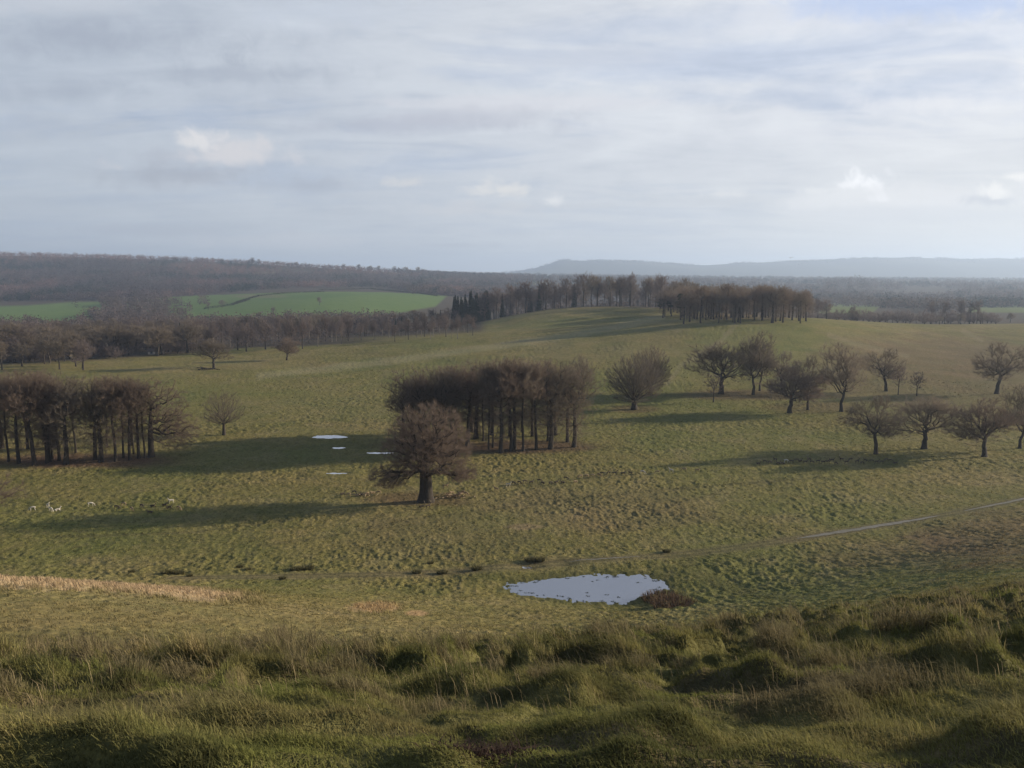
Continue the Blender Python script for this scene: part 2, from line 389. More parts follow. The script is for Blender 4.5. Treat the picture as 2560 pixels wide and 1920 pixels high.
def mat_tint(name, transl=0.0, rough=0.95, scale=None):
    """colour per blade, clod or crown carried by the mesh"""
    t = NT(name); a = t.n('Attribute', attribute_name='tint'); c = a.outputs['Color']
    if scale:
        tc = t.n('TexCoord'); f = t.noise(tc.outputs['Object'], scale, 5, 0.6); c = t.mul(c, t.ramp(f, [(0.3, (0.8,) * 3), (0.7, (1.2,) * 3)]))
    b = t.bsdf(c, rough, 0.08)
    if transl:
        tr = t.n('BsdfTranslucent'); t.l(c, tr.inputs[0]); mx = t.n('MixShader'); mx.inputs[0].default_value = transl
        t.l(b.outputs[0], mx.inputs[1]); t.l(tr.outputs[0], mx.inputs[2]); t.l(mx.outputs[0], t.out.inputs[0])
    return t.m

def mat_ground():
    t = NT('pasture'); a = t.n('Attribute', attribute_name='tint'); g = t.n('NewGeometry')
    pos = g.outputs['Position']
    f1 = t.noise(pos, 1.9, 6, 0.68, 0.6); f2 = t.noise(pos, 5.0, 4, 0.6); f3 = t.noise(pos, 0.05, 4, 0.6, 0.5)
    c = t.mul(a.outputs['Color'], t.ramp(f1, [(0.32, (0.58, 0.60, 0.55)), (0.50, (1.0, 1.0, 1.0)), (0.72, (1.32, 1.25, 1.25))]))
    c = t.mul(c, t.ramp(f2, [(0.3, (0.8, 0.82, 0.78)), (0.7, (1.18, 1.16, 1.12))]))
    c = t.mul(c, t.ramp(f3, [(0.35, (0.90, 0.96, 0.90)), (0.65, (1.10, 1.05, 1.08))]))
    b = t.bsdf(c, 0.97, 0.05)
    q = t.n('Bump'); q.inputs['Strength'].default_value = 0.8; q.inputs['Distance'].default_value = 0.25
    t.l(f1, q.inputs['Height']); t.l(q.outputs[0], b.inputs['Normal'])
    return t.m
def mat_water(name, base, refl):
    t = NT(name); g = t.n('NewGeometry')
    gl = t.n('BsdfGlossy'); gl.inputs['Roughness'].default_value = 0.06; gl.inputs['Color'].default_value = (0.92, 0.94, 1.0, 1)
    df = t.n('BsdfDiffuse'); df.inputs['Color'].default_value = (*base, 1)
    mx = t.n('MixShader'); mx.inputs[0].default_value = refl
    t.l(df.outputs[0], mx.inputs[1]); t.l(gl.outputs[0], mx.inputs[2]); t.l(mx.outputs[0], t.out.inputs[0])
    f = t.noise(g.outputs['Position'], 2.2, 3, 0.5); q = t.n('Bump'); q.inputs['Strength'].default_value = 0.12; q.inputs['Distance'].default_value = 0.05
    t.l(f, q.inputs['Height']); t.l(q.outputs[0], gl.inputs['Normal'])
    return t.m

# ------------------------------------------------------------------ ground
def patch(dx, dy, cx, cy, rx, ry, nz=None):
    r = np.sqrt(((dx - cx) / rx) ** 2 + ((dy - cy) / ry) ** 2)
    if nz is not None: r = r + nz
    return 1 - ss(0.6, 1.25, r)
def inpoly(dx, dy, pts, soft=4):
    s = sdist(dx, dy, np.array(pts, float)); return 1 - ss(-soft, soft, s)
def ground_colour(x, y, z0):
    d = np.hypot(x, y) * np.cos(np.clip(np.arctan2(x, y), UA[0], UA[-1])); dx, dy = proj(x, y, z0); front = y > 0
    n1 = fbm(x * 0.012, y * 0.012, 4, 71); n2 = fbm(x * 0.09, y * 0.09, 4, 72); n3 = fbm(x * 0.5, y * 0.4, 3, 73)
    c = np.empty(x.shape + (3,)); olive = np.array([0.180, 0.156, 0.057]); straw = np.array([0.215, 0.178, 0.088]); dark = np.array([0.085, 0.092, 0.032]); green = np.array([0.132, 0.146, 0.045]); brown = np.array([0.135, 0.095, 0.058])
    def mixc(w, q):
        nonlocal c
        w = np.clip(w, 0, 1)[..., None]; c = c * (1 - w) + np.asarray(q) * w
    c[:] = olive
    mixc(ss(0.0, 0.5, n1) * 0.45, straw); mixc(ss(0.0, 0.5, -n1) * 0.55, green); mixc(ss(0.1, 0.5, n2) * 0.45, straw); mixc(ss(0.1, 0.5, -n2) * 0.35, dark)
    mixc(ss(0.05, 0.4, n3) * 0.30, straw); mixc(ss(0.05, 0.35, -n3) * 0.28, dark)
    # foreground bank: greener and darker
    fg = 1 - ss(20, 48, d)
    mixc(fg * 0.75, np.array([0.080, 0.076, 0.030])); mixc(fg * ss(0.0, 0.4, fbm(x * .45, y * .45, 3, 75)) * 0.6, np.array([0.10, 0.072, 0.046]))
    mixc((d > 30) * (d < 260) * ss(0.12, 0.4, -pn(x * 1.45, y * 1.05, 41)) * 0.45, np.array([0.075, 0.078, 0.030]))  # tussock shade put into the colour: dips of the bump noise darkened
    # right hand hill: browner
    mixc(front * (d < 700) * patch(dx, dy, 2020, 800, 300, 85, 0.35 * n2) * 0.62, brown); mixc(front * (d < 300) * patch(dx, dy, 2150, 1160, 190, 60, 0.5 * n2) * 0.55, np.array([0.165, 0.112, 0.065]))
    mixc(front * (d < 300) * patch(dx, dy, 1980, 1200, 260, 35, 0.6 * n2) * 0.35, np.array([0.165, 0.112, 0.065]))
    mixc(front * (d < 300) * patch(dx, dy, 1300, 1100, 260, 50, 0.5 * n2) * 0.42, np.array([0.18, 0.135, 0.075]))
    mixc(front * (d < 300) * patch(dx, dy, 950, 1160, 190, 50, 0.6 * n2) * 0.3, np.array([0.16, 0.12, 0.07]))
    mixc(front * patch(dx, dy, 1130, 1138, 42, 7, 0.3 * n3) * 0.6, np.array([0.25, 0.18, 0.11]))
    mixc(front * (d > 150) * (d < 700) * patch(dx, dy, 1650, 730, 170, 40, 0.3 * n2) * 0.5, green)
    mixc(front * (d < 420) * patch(dx, dy, 1100, 860, 1400, 60, 0.3 * n2) * 0.2, green)
    # pale grassy line running up the slope
    ln = [(560, 812), (760, 790), (900, 772), (1040, 752), (1200, 730), (1330, 707), (1430, 684)]
    for k in range(len(ln) - 1):
        pass
    s = linedist(dx, dy, np.array(ln, float)); mixc(front * (d > 250) * (1 - ss(3, 11, s + 5 * n2)) * 0.55, np.array([0.26, 0.235, 0.13]))
    for ln2 in ([(1590, 700), (1555, 740), (1470, 790), (1440, 830)], [(2080, 715), (2120, 735)], [(1790, 722), (1850, 745), (1960, 770)]):
        s = linedist(dx, dy, np.array(ln2, float)); mixc(front * (d > 200) * (1 - ss(2, 8, s + 4 * n2)) * 0.4, np.array([0.24, 0.20, 0.12]))
    for ln3 in ([(815, 1112), (796, 1148), (803, 1176), (790, 1216)], [(560, 1180), (700, 1160), (900, 1120), (1100, 1095), (1400, 1060), (1800, 1030)], [(1300, 1205), (1330, 1150), (1420, 1100), (1560, 1062)], [(120, 1160), (420, 1150), (640, 1120)]):
        s = linedist(dx, dy, np.array(ln3, float)); mixc(front * (d > 85) * (d < 220) * (1 - ss(1.0, 3.6, s + 2.5 * n3 + 2 * n2)) * 0.5, np.array([0.098, 0.086, 0.042]))
    # dry straw bank, straw patches
    s = linedist(dx, dy, np.array([(-100, 1254), (120, 1257), (300, 1272), (430, 1284), (560, 1292)], float))
    mixc(front * (d > 36) * (d < 90) * (1 - ss(3, 26, s + 16 * n3 + 10 * n2 + 14 * ss(380, 560, dx))) * 0.9, np.array([0.42, 0.31, 0.19]))
    mixc(front * (d > 40) * (d < 110) * patch(dx, dy, 810, 1312, 60, 12, 0.5 * n3) * 0.75, np.array([0.38, 0.26, 0.14])); mixc(front * (d > 40) * (d < 110) * patch(dx, dy, 900, 1325, 25, 7, 0.3 * n3) * 0.7, np.array([0.38, 0.25, 0.14]))
    mixc(front * (d > 30) * (d < 110) * patch(dx, dy, 300, 1340, 620, 40, 0.6 * n2) * 0.4, np.array([0.22, 0.175, 0.08]))
    # leaf litter under the clumps and the old oak
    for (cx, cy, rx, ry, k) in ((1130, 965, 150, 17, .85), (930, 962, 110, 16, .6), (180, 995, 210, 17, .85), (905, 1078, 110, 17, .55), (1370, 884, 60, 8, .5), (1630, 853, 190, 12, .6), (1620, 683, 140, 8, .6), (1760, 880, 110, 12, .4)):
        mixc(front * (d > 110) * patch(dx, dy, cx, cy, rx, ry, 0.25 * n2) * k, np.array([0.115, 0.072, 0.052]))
    # worn track
    q = (d > 80) & (d < 330) & front
    if q.any():
        s = linedist(x[q], y[q], TRKW); w = np.zeros(x.shape); w[q] = (1 - ss(0.5, 2.6, s + 0.6 * n2[q])) ; mixc(w * 0.75, np.array([0.165, 0.140, 0.072])); w[q] = 1 - ss(0.15, 0.55, np.abs(s - 0.7) + 0.3 * n3[q]); mixc(w * 0.55, np.array([0.085, 0.070, 0.040]))
        s = linedist(x[q], y[q], TR2W); w[q] = (1 - ss(0.2, 1.4, np.abs(s - 0.8))); mixc(w * 0.5, np.array([0.075, 0.075, 0.03]))
        s = sdist(x[q], y[q], PP); w[q] = 1 - ss(0.0, 1.6, s + 0.5 * n3[q]); mixc(w * 0.65, np.array([0.070, 0.072, 0.030]))
    # beyond the park: woodland floor, then fields
    far = front * ss(470, 560, d)
    leftw = front * ss(0, 30, d - np.interp(dx, [-60, 180, 440, 520], [330, 362, 415, 435])) * (1 - ss(700, 900, dx))
    hillmask = ss(1030, 1060, dx) * (1 - ss(600, 660, d)) + ss(1700, 1760, dx) * (1 - ss(560, 620, d))
    floor = np.array([0.075, 0.062, 0.046])
    mixc(np.maximum(far * (1 - np.clip(hillmask, 0, 1)), leftw), floor)
    gf = np.array([0.115, 0.175, 0.052])
    gr = (d > 700) & (d < 1560) & front
    if gr.any():
        w = np.zeros(x.shape)
        a, b = dx[gr], dy[gr]
        w[gr] = np.maximum(inpoly(a, b, [(-700, 664), (-100, 664), (60, 660), (150, 653), (235, 652), (235, 676), (170, 700), (-700, 702)], 3), inpoly(a, b, [(225, 660), (400, 636), (600, 620), (820, 620), (965, 640), (940, 662), (860, 676), (640, 700), (420, 700)], 3))
        mixc(w, gf)
        w[gr] = inpoly(a, b, [(560, 640), (700, 634), (820, 634), (700, 645), (560, 648)], 3) * .3; mixc(w, np.array([0.05, 0.12, 0.035]))
        w[gr] = np.maximum(inpoly(a, b, [(1770, 676), (1790, 654), (1830, 645), (1875, 648), (1900, 662), (1880, 680)], 3), inpoly(a, b, [(2090, 674), (2100, 660), (2800, 655), (2800, 682)], 3)); mixc(w, np.array([0.125, 0.155, 0.050]))
    # far open fields showing pale between woods
    for (cx, cy, rx, ry) in ((870, 588, 60, 4), (950, 603, 60, 4), (1110, 612, 80, 4), (1250, 614, 80, 3), (1990, 660, 70, 3), (560, 640, 60, 4), (570, 590, 30, 3), (250, 722, 70, 5)):
        mixc(front * (d > 560) * patch(dx, dy, cx, cy, rx, ry, 0.2 * n1) * 0.8, np.array([0.17, 0.165, 0.085]))
    # the downs: woods and grass
    mixc(front * ss(5200, 6500, d), np.array([0.055, 0.060, 0.040])); mixc(front * ss(7500, 8500, d) * ss(0.05, 0.3, fbm(x * .0012, y * .0012, 4, 78)) * .6, np.array([0.12, 0.12, 0.07]))
    return c
M_GROUND = mat_ground()
def build_ground():
    az = np.concatenate([np.radians(np.linspace(-180, -38, 72)[:-1]), np.radians(np.linspace(-38, 38, 961)), np.radians(np.linspace(38, 180, 72)[1:])])
    def seg(a, b, r): n = int(math.log(b / a) / r); return np.exp(np.linspace(math.log(a), math.log(b), n + 1)[:-1])
    d = np.concatenate([seg(0.3, 2.0, 0.06), seg(2.0, 24, 0.0075), seg(24, 60, 0.008), seg(60, 260, 0.0030), seg(260, 700, 0.0055), seg(700, 12300, 0.010), [12300]])
    A, D = np.meshgrid(az, d, indexing='ij'); X = D * np.sin(A); Y = D * np.cos(A)
    Z = ground(X.copy(), Y.copy())
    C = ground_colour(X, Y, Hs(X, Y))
    na, nd = A.shape; idx = np.arange(na * nd).reshape(na, nd)
    F = np.stack([idx[:-1, :-1], idx[:-1, 1:], idx[1:, 1:], idx[1:, :-1]], -1).reshape(-1, 4)
    V = np.stack([X, Y, Z], -1).reshape(-1, 3)
    # close the small hole at the viewer's feet
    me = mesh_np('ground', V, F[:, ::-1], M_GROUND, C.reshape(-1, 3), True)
    ob('ground', me, kind='structure')
build_ground()

M_WATER = mat_water('still_water', (0.07, 0.09, 0.13), 0.30); M_PUD = mat_water('puddle_water', (0.24, 0.24, 0.24), 0.55)
def water_sheet(name, P, z, mat, grow):
    c = P.mean(0); q = P - c; r = np.hypot(q[:, 0], q[:, 1])[:, None]; Q = c + q * (1 + grow / r)
    V = np.concatenate([[[c[0], c[1], z]], np.c_[Q, np.full(len(Q), z)]]); n = len(Q)
    F = np.array([[0, 1 + i, 1 + (i + 1) % n] for i in range(n)])
    if (Q[1][0] - Q[0][0]) * (c[1] - Q[0][1]) - (Q[1][1] - Q[0][1]) * (c[0] - Q[0][0]) < 0: F = F[:, ::-1]
    ob(name, mesh_np(name, V, F, mat), kind='structure')
water_sheet('pond', PP, pz, M_WATER, 1.4)
for P, z_ in WATERS[1:]: water_sheet('puddle', P, z_ + 0.03, M_PUD, 0.3)

def pond_weed():
    rng = np.random.default_rng(17); V = []; F = []; C = []
    c = PP.mean(0); w = np.ptp(PP, 0); k = 0
    while k < 54:
        q = c + (rng.random(2) - .5) * w; sdv = float(sdist(q[:1], q[1:], PP)[0])
        if sdv > -.15 or rng.random() > (0.9 if sdv > -1.3 else 0.035) + (0.25 if q[1] < c[1] - 2 and abs(q[0] - c[0] - 2) < 3 else 0): continue
        n = 22; a = rng.random(n) * 6.283; rr = rng.uniform(.05, .22) * rng.random(n) ** .6
        v, f, cc = blades(q[0] + rr * np.cos(a) * 1.8, q[1] + rr * np.sin(a), np.full(n, pz - .01), rng.uniform(.03, .12, n), np.full(n, .03), np.array([[.05, .055, .03]]) * rng.uniform(.6, 1.8, (n, 1)), a, rng.uniform(.4, 2.2, n), rng)
        F.append(f + len(V) * 1); V.extend(v.tolist()); C.extend(cc.tolist()); k += 1
    ob('pond_weed', mesh_np('pond_weed', np.array(V), np.concatenate(F), M_BLADE, np.array(C)), kind='stuff', label='small dark weed tufts breaking the pond surface', category='pond weed')
# wet chalky stretch of track (a ragged sheet just proud of the turf)
def track_sheet():
    t = NT('wet_track'); g = t.n('NewGeometry'); f = t.noise(g.outputs['Position'], 0.8, 6, 0.7)
    c = t.ramp(f, [(0.35, (0.12, 0.11, 0.060)), (0.62, (0.185, 0.165, 0.125))]); b = t.bsdf(c, 0.55, 0.3)
    for (i0, i1, w) in ((10.4, 13.5, 0.8), (6.3, 7.6, 0.25), (14.0, 15.6, 0.5)):
        V = []; n = int((i1 - i0) * 40)
        for k in range(n + 1):
            u = i0 + (i1 - i0) * k / n; i = min(int(u), len(TRKW) - 2); f_ = u - i
            p = TRKW[i] * (1 - f_) + TRKW[i + 1] * f_; tdir = TRKW[i + 1] - TRKW[i]; tdir = tdir / np.hypot(*tdir); nn = np.array([-tdir[1], tdir[0]])
            e = math.sin(math.pi * k / n) ** 0.5
            for sgn in (-1, 1):
                ww = w * e * (0.75 + 0.55 * float(fbm(np.array([u * 3.1]), np.array([sgn * 3.0]), 3, 88)[0])) + 0.02
                q = p + nn * sgn * max(ww, 0.03); V.append((q[0], q[1], gz(q[0], q[1]) + 0.035))
        F = [[2 * k, 2 * k + 1, 2 * k + 3, 2 * k + 2] for k in range(n)]
        ob('track', mesh_np('track', np.array(V), np.array(F), t.m, None, True), kind='structure')
track_sheet()

# ------------------------------------------------------------------ grass
M_BLADE = mat_tint('grass_blades', 0.35)
def blades(x, y, z, h, w, col, lean_az, lean, rng):
    n = len(x); a = rng.random(n) * 2 * np.pi; sx, sy = np.cos(a) * w, np.sin(a) * w
    lx, ly = np.cos(lean_az) * lean * h, np.sin(lean_az) * lean * h
    V = np.empty((n, 5, 3))
    V[:, 0] = np.c_[x - sx, y - sy, z]; V[:, 1] = np.c_[x + sx, y + sy, z]
    mz = z + h * 0.62
    V[:, 2] = np.c_[x - sx * .75 + lx * .35, y - sy * .75 + ly * .35, mz]; V[:, 3] = np.c_[x + sx * .75 + lx * .35, y + sy * .75 + ly * .35, mz]
    V[:, 4] = np.c_[x + lx, y + ly, z + h * np.maximum(0.55, 1 - 0.35 * lean)]
    b = (np.arange(n) * 5)[:, None]
    F = np.concatenate([b + [0, 1, 3], b + [0, 3, 2], b + [2, 3, 4]])
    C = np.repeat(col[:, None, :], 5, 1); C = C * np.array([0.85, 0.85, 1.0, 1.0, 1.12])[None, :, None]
    return V.reshape(-1, 3), F, C.reshape(-1, 3)
def pick(w, cols):
    c = 0
    for k, q in enumerate(cols): c = c + w[k][:, None] * np.array(q)
    return c / sum(w)[:, None]
def near_grass():
    rng = np.random.default_rng(5); n = 840000
    d = np.exp(rng.uniform(math.log(1.9), math.log(26), n)) ; az = np.radians(rng.uniform(-52, 52, n))
    x = d * np.sin(az); y = d * np.cos(az)
    m = mounds(x, y)
    t = fbm(x * 0.8, y * 0.8, 3, 75); u = fbm(x * 0.35, y * 0.35, 3, 76); v = fbm(x * 1.7, y * 1.7, 3, 77)
    keep = rng.random(n) < np.clip(0.55 + 1.2 * v + 1.2 * m, 0.25, 1)
    x, y, d, m, t, u, v = (q[keep] for q in (x, y, d, m, t, u, v)); n = len(x)
    z = ground(x.copy(), y.copy()) - 0.01
    dry = ss(6, 16, d) * ss(0.25, -0.45, az[keep]) * 0.8
    wg = np.clip(0.9 + 1.6 * u - dry, 0.05, 2); wo = np.full(n, 0.6); ws = np.clip(0.12 + 1.1 * t + 1.5 * dry, 0.02, 2) * rng.random(n) ** 1.5 * 1.3; wb = np.clip(-1.4 * t - 0.1, 0, 2)
    col = pick([wg, wo, ws, wb], [(0.128, 0.138, 0.040), (0.222, 0.190, 0.070), (0.34, 0.26, 0.145), (0.115, 0.080, 0.054)]) * rng.uniform(0.65, 1.35, n)[:, None]
    h = (0.020 + 0.055 * np.clip(m, 0, 0.5) / 0.35 + 0.10 * ss(0.05, 0.45, t) * rng.random(n) + 0.03 * rng.random(n)) * rng.uniform(0.6, 1.3, n) * (1 + 1.2 * dry)
    h = h * (0.7 + 0.8 * ss(3, 12, d))
    tu = fbm(x * 0.9 + 40, y * 0.75, 3, 84); bt = ss(0.10, 0.30, tu) * ss(2.8, 5, d); dk = ss(0.12, 0.34, -tu); br = ss(0.05, 0.35, fbm(x * 0.55, y * 0.5 + 30, 3, 85)) * (1 - bt) * (1 - dk)
    col = lerp(col, np.array([[0.165, 0.136, 0.080]]) * rng.uniform(.55, 1.4, (n, 1)), (bt * .8)[:, None]); col = lerp(col, np.array([[0.040, 0.050, 0.020]]) * rng.uniform(.6, 1.4, (n, 1)), (dk * .6)[:, None]); col = lerp(col, np.array([[0.135, 0.155, 0.040]]) * rng.uniform(.7, 1.3, (n, 1)), (br * .6)[:, None])
    h = h * (1 + 1.15 * bt + .2 * dk) * (1 - .3 * ss(9, 16, d))
    w = np.maximum(0.0016, 0.00034 * d) * rng.uniform(0.8, 1.4, n)
    la = 2.9 + 2.2 * fbm(x * 0.5, y * 0.5, 2, 79) + rng.normal(0, 0.9, n)
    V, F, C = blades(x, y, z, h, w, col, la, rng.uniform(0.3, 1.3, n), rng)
    # tall pale stems standing over the sward
    n2 = 7200; d2 = np.exp(rng.uniform(math.log(4.5), math.log(24), n2)); a2 = np.radians(rng.uniform(-50, 50, n2)); x2 = d2 * np.sin(a2); y2 = d2 * np.cos(a2)
    k = rng.random(n2) < np.clip(0.25 + 1.5 * fbm(x2 * .6, y2 * .6, 2, 80) + 0.9 * ss(7, 16, d2) * ss(0.2, -0.3, a2), 0.03, 1)
    x2, y2, d2 = x2[k], y2[k], d2[k]; n2 = len(x2)
    c2 = np.array([0.34, 0.27, 0.155]) * rng.uniform(0.6, 1.2, n2)[:, None]
    V2, F2, C2 = blades(x2, y2, ground(x2.copy(), y2.copy()), rng.uniform(0.12, 0.42, n2) * (0.5 + 0.5 * ss(4, 10, d2)), np.maximum(0.0014, 0.0003 * d2), c2, 2.9 + rng.normal(0, 0.6, n2), rng.uniform(0.2, 0.8, n2), rng)
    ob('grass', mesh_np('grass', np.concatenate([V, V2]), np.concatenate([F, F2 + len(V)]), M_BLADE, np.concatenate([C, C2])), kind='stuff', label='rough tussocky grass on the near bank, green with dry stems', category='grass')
near_grass()
def field_grass():
    rng = np.random.default_rng(6); n = 200000
    d = np.exp(rng.uniform(math.log(24), math.log(330), n)); az = np.radians(rng.uniform(-46, 46, n)); x = d * np.sin(az); y = d * np.cos(az)
    t = pn(x * 1.45, y * 1.05, 41); v = fbm(x * 0.2, y * 0.2, 3, 91)
    s = np.full(n, 99.0); q = (d > 80) & (d < 330); s[q] = np.minimum(linedist(x[q], y[q], TRKW), sdist(x[q], y[q], PP) + 0.8)
    for P, zl in WATERS[1:]: s[q] = np.minimum(s[q], sdist(x[q], y[q], P) + 1.2)
    keep = (rng.random(n) < np.clip(0.45 + 1.1 * t + v, 0.08, 1)) & (s > 1.5)
    x, y, d, t = x[keep], y[keep], d[keep], t[keep]; n = len(x)
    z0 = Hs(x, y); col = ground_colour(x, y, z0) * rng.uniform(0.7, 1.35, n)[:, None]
    dx, dy = proj(x, y, z0)
    sd = linedist(dx, dy, np.array([(-100, 1254), (120, 1257), (300, 1272), (430, 1284), (560, 1292)], float)); tall = (d > 36) * (d < 90) * (1 - ss(10, 26, sd))
    tall = np.maximum(tall, (d > 40) * (d < 110) * patch(dx, dy, 815, 1314, 60, 14))
    brow = ss(21, 24, d) * (1 - ss(28, 34, d)) * ss(0.25, -0.3, np.arctan2(x, y))
    k = 3; X = np.repeat(x, k) + rng.normal(0, 0.10, n * k); Y = np.repeat(y, k) + rng.normal(0, 0.10, n * k); D = np.repeat(d, k)
    h = np.repeat(0.09 + 0.10 * rng.random(n) + 0.34 * tall + 0.2 * brow, k) * rng.uniform(0.6, 1.2, n * k)
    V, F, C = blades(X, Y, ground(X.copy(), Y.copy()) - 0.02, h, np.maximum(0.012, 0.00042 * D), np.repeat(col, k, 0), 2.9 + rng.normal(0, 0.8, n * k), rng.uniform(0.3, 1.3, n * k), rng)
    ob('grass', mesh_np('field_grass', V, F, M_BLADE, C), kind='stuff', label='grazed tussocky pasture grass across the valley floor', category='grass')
field_grass(); pond_weed()

# ------------------------------------------------------------------ trees
def basis(Dn):
    ref = np.where(np.abs(Dn[:, 2:3]) > 0.95, np.array([[1.0, 0, 0]]), np.array([[0, 0, 1.0]]))
    ref = np.where(np.abs(Dn[:, 2:3]) > 0.6, np.array([[1.0, 0.02, 0]]), np.array([[0, 0.02, 1.0]]))
    a = np.cross(Dn, ref); a /= np.linalg.norm(a, axis=1)[:, None] + 1e-9
    return a, np.cross(Dn, a)
def tubes(P0, P1, D0, D1, r0, r1, k):
    n = len(P0); th = np.arange(k) * 2 * np.pi / k; cs, sn = np.cos(th), np.sin(th)
    # keep the two rings aligned: project one basis onto the other
    a0, b0 = basis(D0); a1 = a0 - D1 * np.sum(a0 * D1, 1)[:, None]; a1 /= np.linalg.norm(a1, axis=1)[:, None] + 1e-9; b1 = np.cross(D1, a1)
    V = np.empty((n, 2 * k, 3))
    V[:, :k] = P0[:, None] + (a0[:, None] * cs[None, :, None] + b0[:, None] * sn[None, :, None]) * r0[:, None, None]
    V[:, k:] = P1[:, None] + (a1[:, None] * cs[None, :, None] + b1[:, None] * sn[None, :, None]) * r1[:, None, None]
    i = np.arange(k); j = (i + 1) % k
    q = np.stack([i, j, j + k, i + k], -1); b = (np.arange(n) * 2 * k)[:, None, None]
    return V.reshape(-1, 3), (b + q[None]).reshape(-1, 4)
def grow_tree(rng, trunk, env, N, bf, Rt, p=2.15, wob=0.05):
    """trunk: list of points; env(rng, n) -> points of the crown. Returns pos, parent, radius, tipcount"""
    pts = env(rng, N); T = np.array(trunk, float); m = len(T)
    pos = list(T); par = [-1] + list(range(m - 1)); pl = [0.0]
    for i in range(1, m): pl.append(pl[-1] + float(np.linalg.norm(T[i] - T[i - 1])))
    pl = [v * 0.35 for v in pl]; best = np.full(len(pts), 1e9); who = np.zeros(len(pts), int); dist = np.zeros(len(pts))
    def upd(k):
        dd = np.linalg.norm(pts - pos[k], axis=1); c = dd + bf * pl[k]; q = c < best
        # a branch leaves the trunk rising, not dropping
        best[q] = c[q]; who[q] = k; dist[q] = dd[q]
    for k in range(max(1, m - max(2, m // 2)), m): upd(k)
    done = np.zeros(len(pts), bool)
    for _ in range(len(pts)):
        c = np.where(done, 1e9, dist + 0.0 * best); c = np.where(done, 1e9, best)
        i = int(np.argmin(c)); done[i] = True; k = len(pos)
        P = pts[i].copy(); q = pos[who[i]]; L_ = dist[i]
        if L_ > 1.6:           # long reach: put knees in it
            nseg = int(min(6, L_ // 1.1)); prev = who[i]
            sag = np.array([0, 0, 1.0]) * L_ * 0.07
            for s in range(1, nseg):
                f = s / nseg; pm = q + (P - q) * f + sag * math.sin(math.pi * f) + rng.normal(0, wob * L_ * 0.5, 3)
                pos.append(pm); par.append(prev); pl.append(pl[prev] + float(np.linalg.norm(pm - pos[prev]))); prev = len(pos) - 1; upd(prev)
            pos.append(P); par.append(prev); pl.append(pl[prev] + float(np.linalg.norm(P - pos[prev]))); upd(len(pos) - 1)
        else:
            pos.append(P); par.append(int(who[i])); pl.append(pl[who[i]] + L_); upd(k)
    pos = np.array(pos); par = np.array(par); cnt = np.zeros(len(pos))
    kids = np.zeros(len(pos), int); np.add.at(kids, par[par >= 0], 1)
    cnt[kids == 0] = 1
    # children always come after their parent in the list
    for i in range(len(pos) - 1, 0, -1): cnt[par[i]] += cnt[i]
    rad = Rt * (cnt / cnt[0]) ** (1 / p); tip = rad.min(); rad = rad * (1 - 0.72 * tip / rad) ** 1.0
    return pos, par, rad, cnt, m
def tree_meshes(name, rng, trunk, env, N, bf, Rt, tw, twl, tww, bark, twig, p=2.15, minr=0.02, flare=1.5, thick=0.28, cen=None, up=0.3, wob=0.05):
    pos, par, rad, cnt, m = grow_tree(rng, trunk, env, N, bf, Rt, p, wob)
    zt = pos[:m, 2]; rad[:m] = rad[:m] * (1 + (flare - 1) * np.exp(-zt / 0.9)) * (1 - 0.25 * np.clip(zt / max(zt.max(), 1), 0, 1))
    D = np.zeros_like(pos); D[0] = (0, 0, 1); e = np.arange(1, len(pos)); v = pos[e] - pos[par[e]]; D[e] = v / (np.linalg.norm(v, axis=1)[:, None] + 1e-9)
    # main child continues the ring
    main = np.full(len(pos), -1); o = np.argsort(rad[e]); main[par[e[o]]] = e[o]
    ism = main[par[e]] == e
    D0 = np.where(ism[:, None], D[par[e]], D[e]); r0 = np.where(ism, np.minimum(rad[par[e]], rad[e] * 1.6 + (par[e] < m) * 9), np.minimum(rad[e] * 1.25, rad[par[e]])); r1 = rad[e]
    big = r1 > thick * Rt; big |= e < m
    V, F = tubes(pos[par[e]][big], pos[e][big], D0[big], D[e][big], r0[big], r1[big], 9)
    tr = mesh_np(name + '_trunk', V, F, bark, None, True)
    sm = (~big) & (r1 > minr * 0.0)
    Vb, Fb = tubes(pos[par[e]][sm], pos[e][sm], D0[sm], D[e][sm], np.maximum(r0[sm], minr), np.maximum(r1[sm], minr * 0.8), 3)
    # twigs
    th = np.nonzero((rad < 0.20 * Rt) & (np.arange(len(pos)) >= m))[0]
    k = tw; n = len(th) * k; i = np.repeat(th, k); f = rng.random(n)[:, None]; base = pos[i] * f + pos[par[i]] * (1 - f)
    c0 = np.array(cen if cen is not None else trunk[-1]); o_ = base - c0; o_ /= np.linalg.norm(o_, axis=1)[:, None] + 1e-9
    d = D[i] * 0.6 + o_ * 0.7 + rng.normal(0, 0.5, (n, 3)) + np.array([0, 0, up]); d /= np.linalg.norm(d, axis=1)[:, None]
    L_ = twl * rng.uniform(0.4, 1.3, n)[:, None]; s = np.cross(d, rng.normal(0, 1, (n, 3))); s /= np.linalg.norm(s, axis=1)[:, None] + 1e-9
    cz_ = pos[m:]; area = math.pi / 4 * np.ptp(cz_[:, 0]) * np.ptp(cz_[:, 2]) * 0.85
    w = tww * area / (L_.sum() * 0.55 * 2) * rng.uniform(0.6, 1.3, n)[:, None]
    mid = base + d * L_ * 0.5
    VT = np.stack([base - s * w, base + s * w, mid + s * w * .7, base + d * L_], 1).reshape(-1, 3)
    b = (np.arange(n) * 4)[:, None]; FT = b + [0, 1, 2, 3]
    Vc = np.concatenate([Vb, VT]); Fc = np.concatenate([Fb, FT + len(Vb)]); mi = np.concatenate([np.repeat(np.where(r1[sm] > 0.055, 0, 1), 3), np.ones(len(FT))])
    cr = mesh_np(name + '_crown', Vc, Fc, [bark, twig], None, False, mi)
    return tr, cr
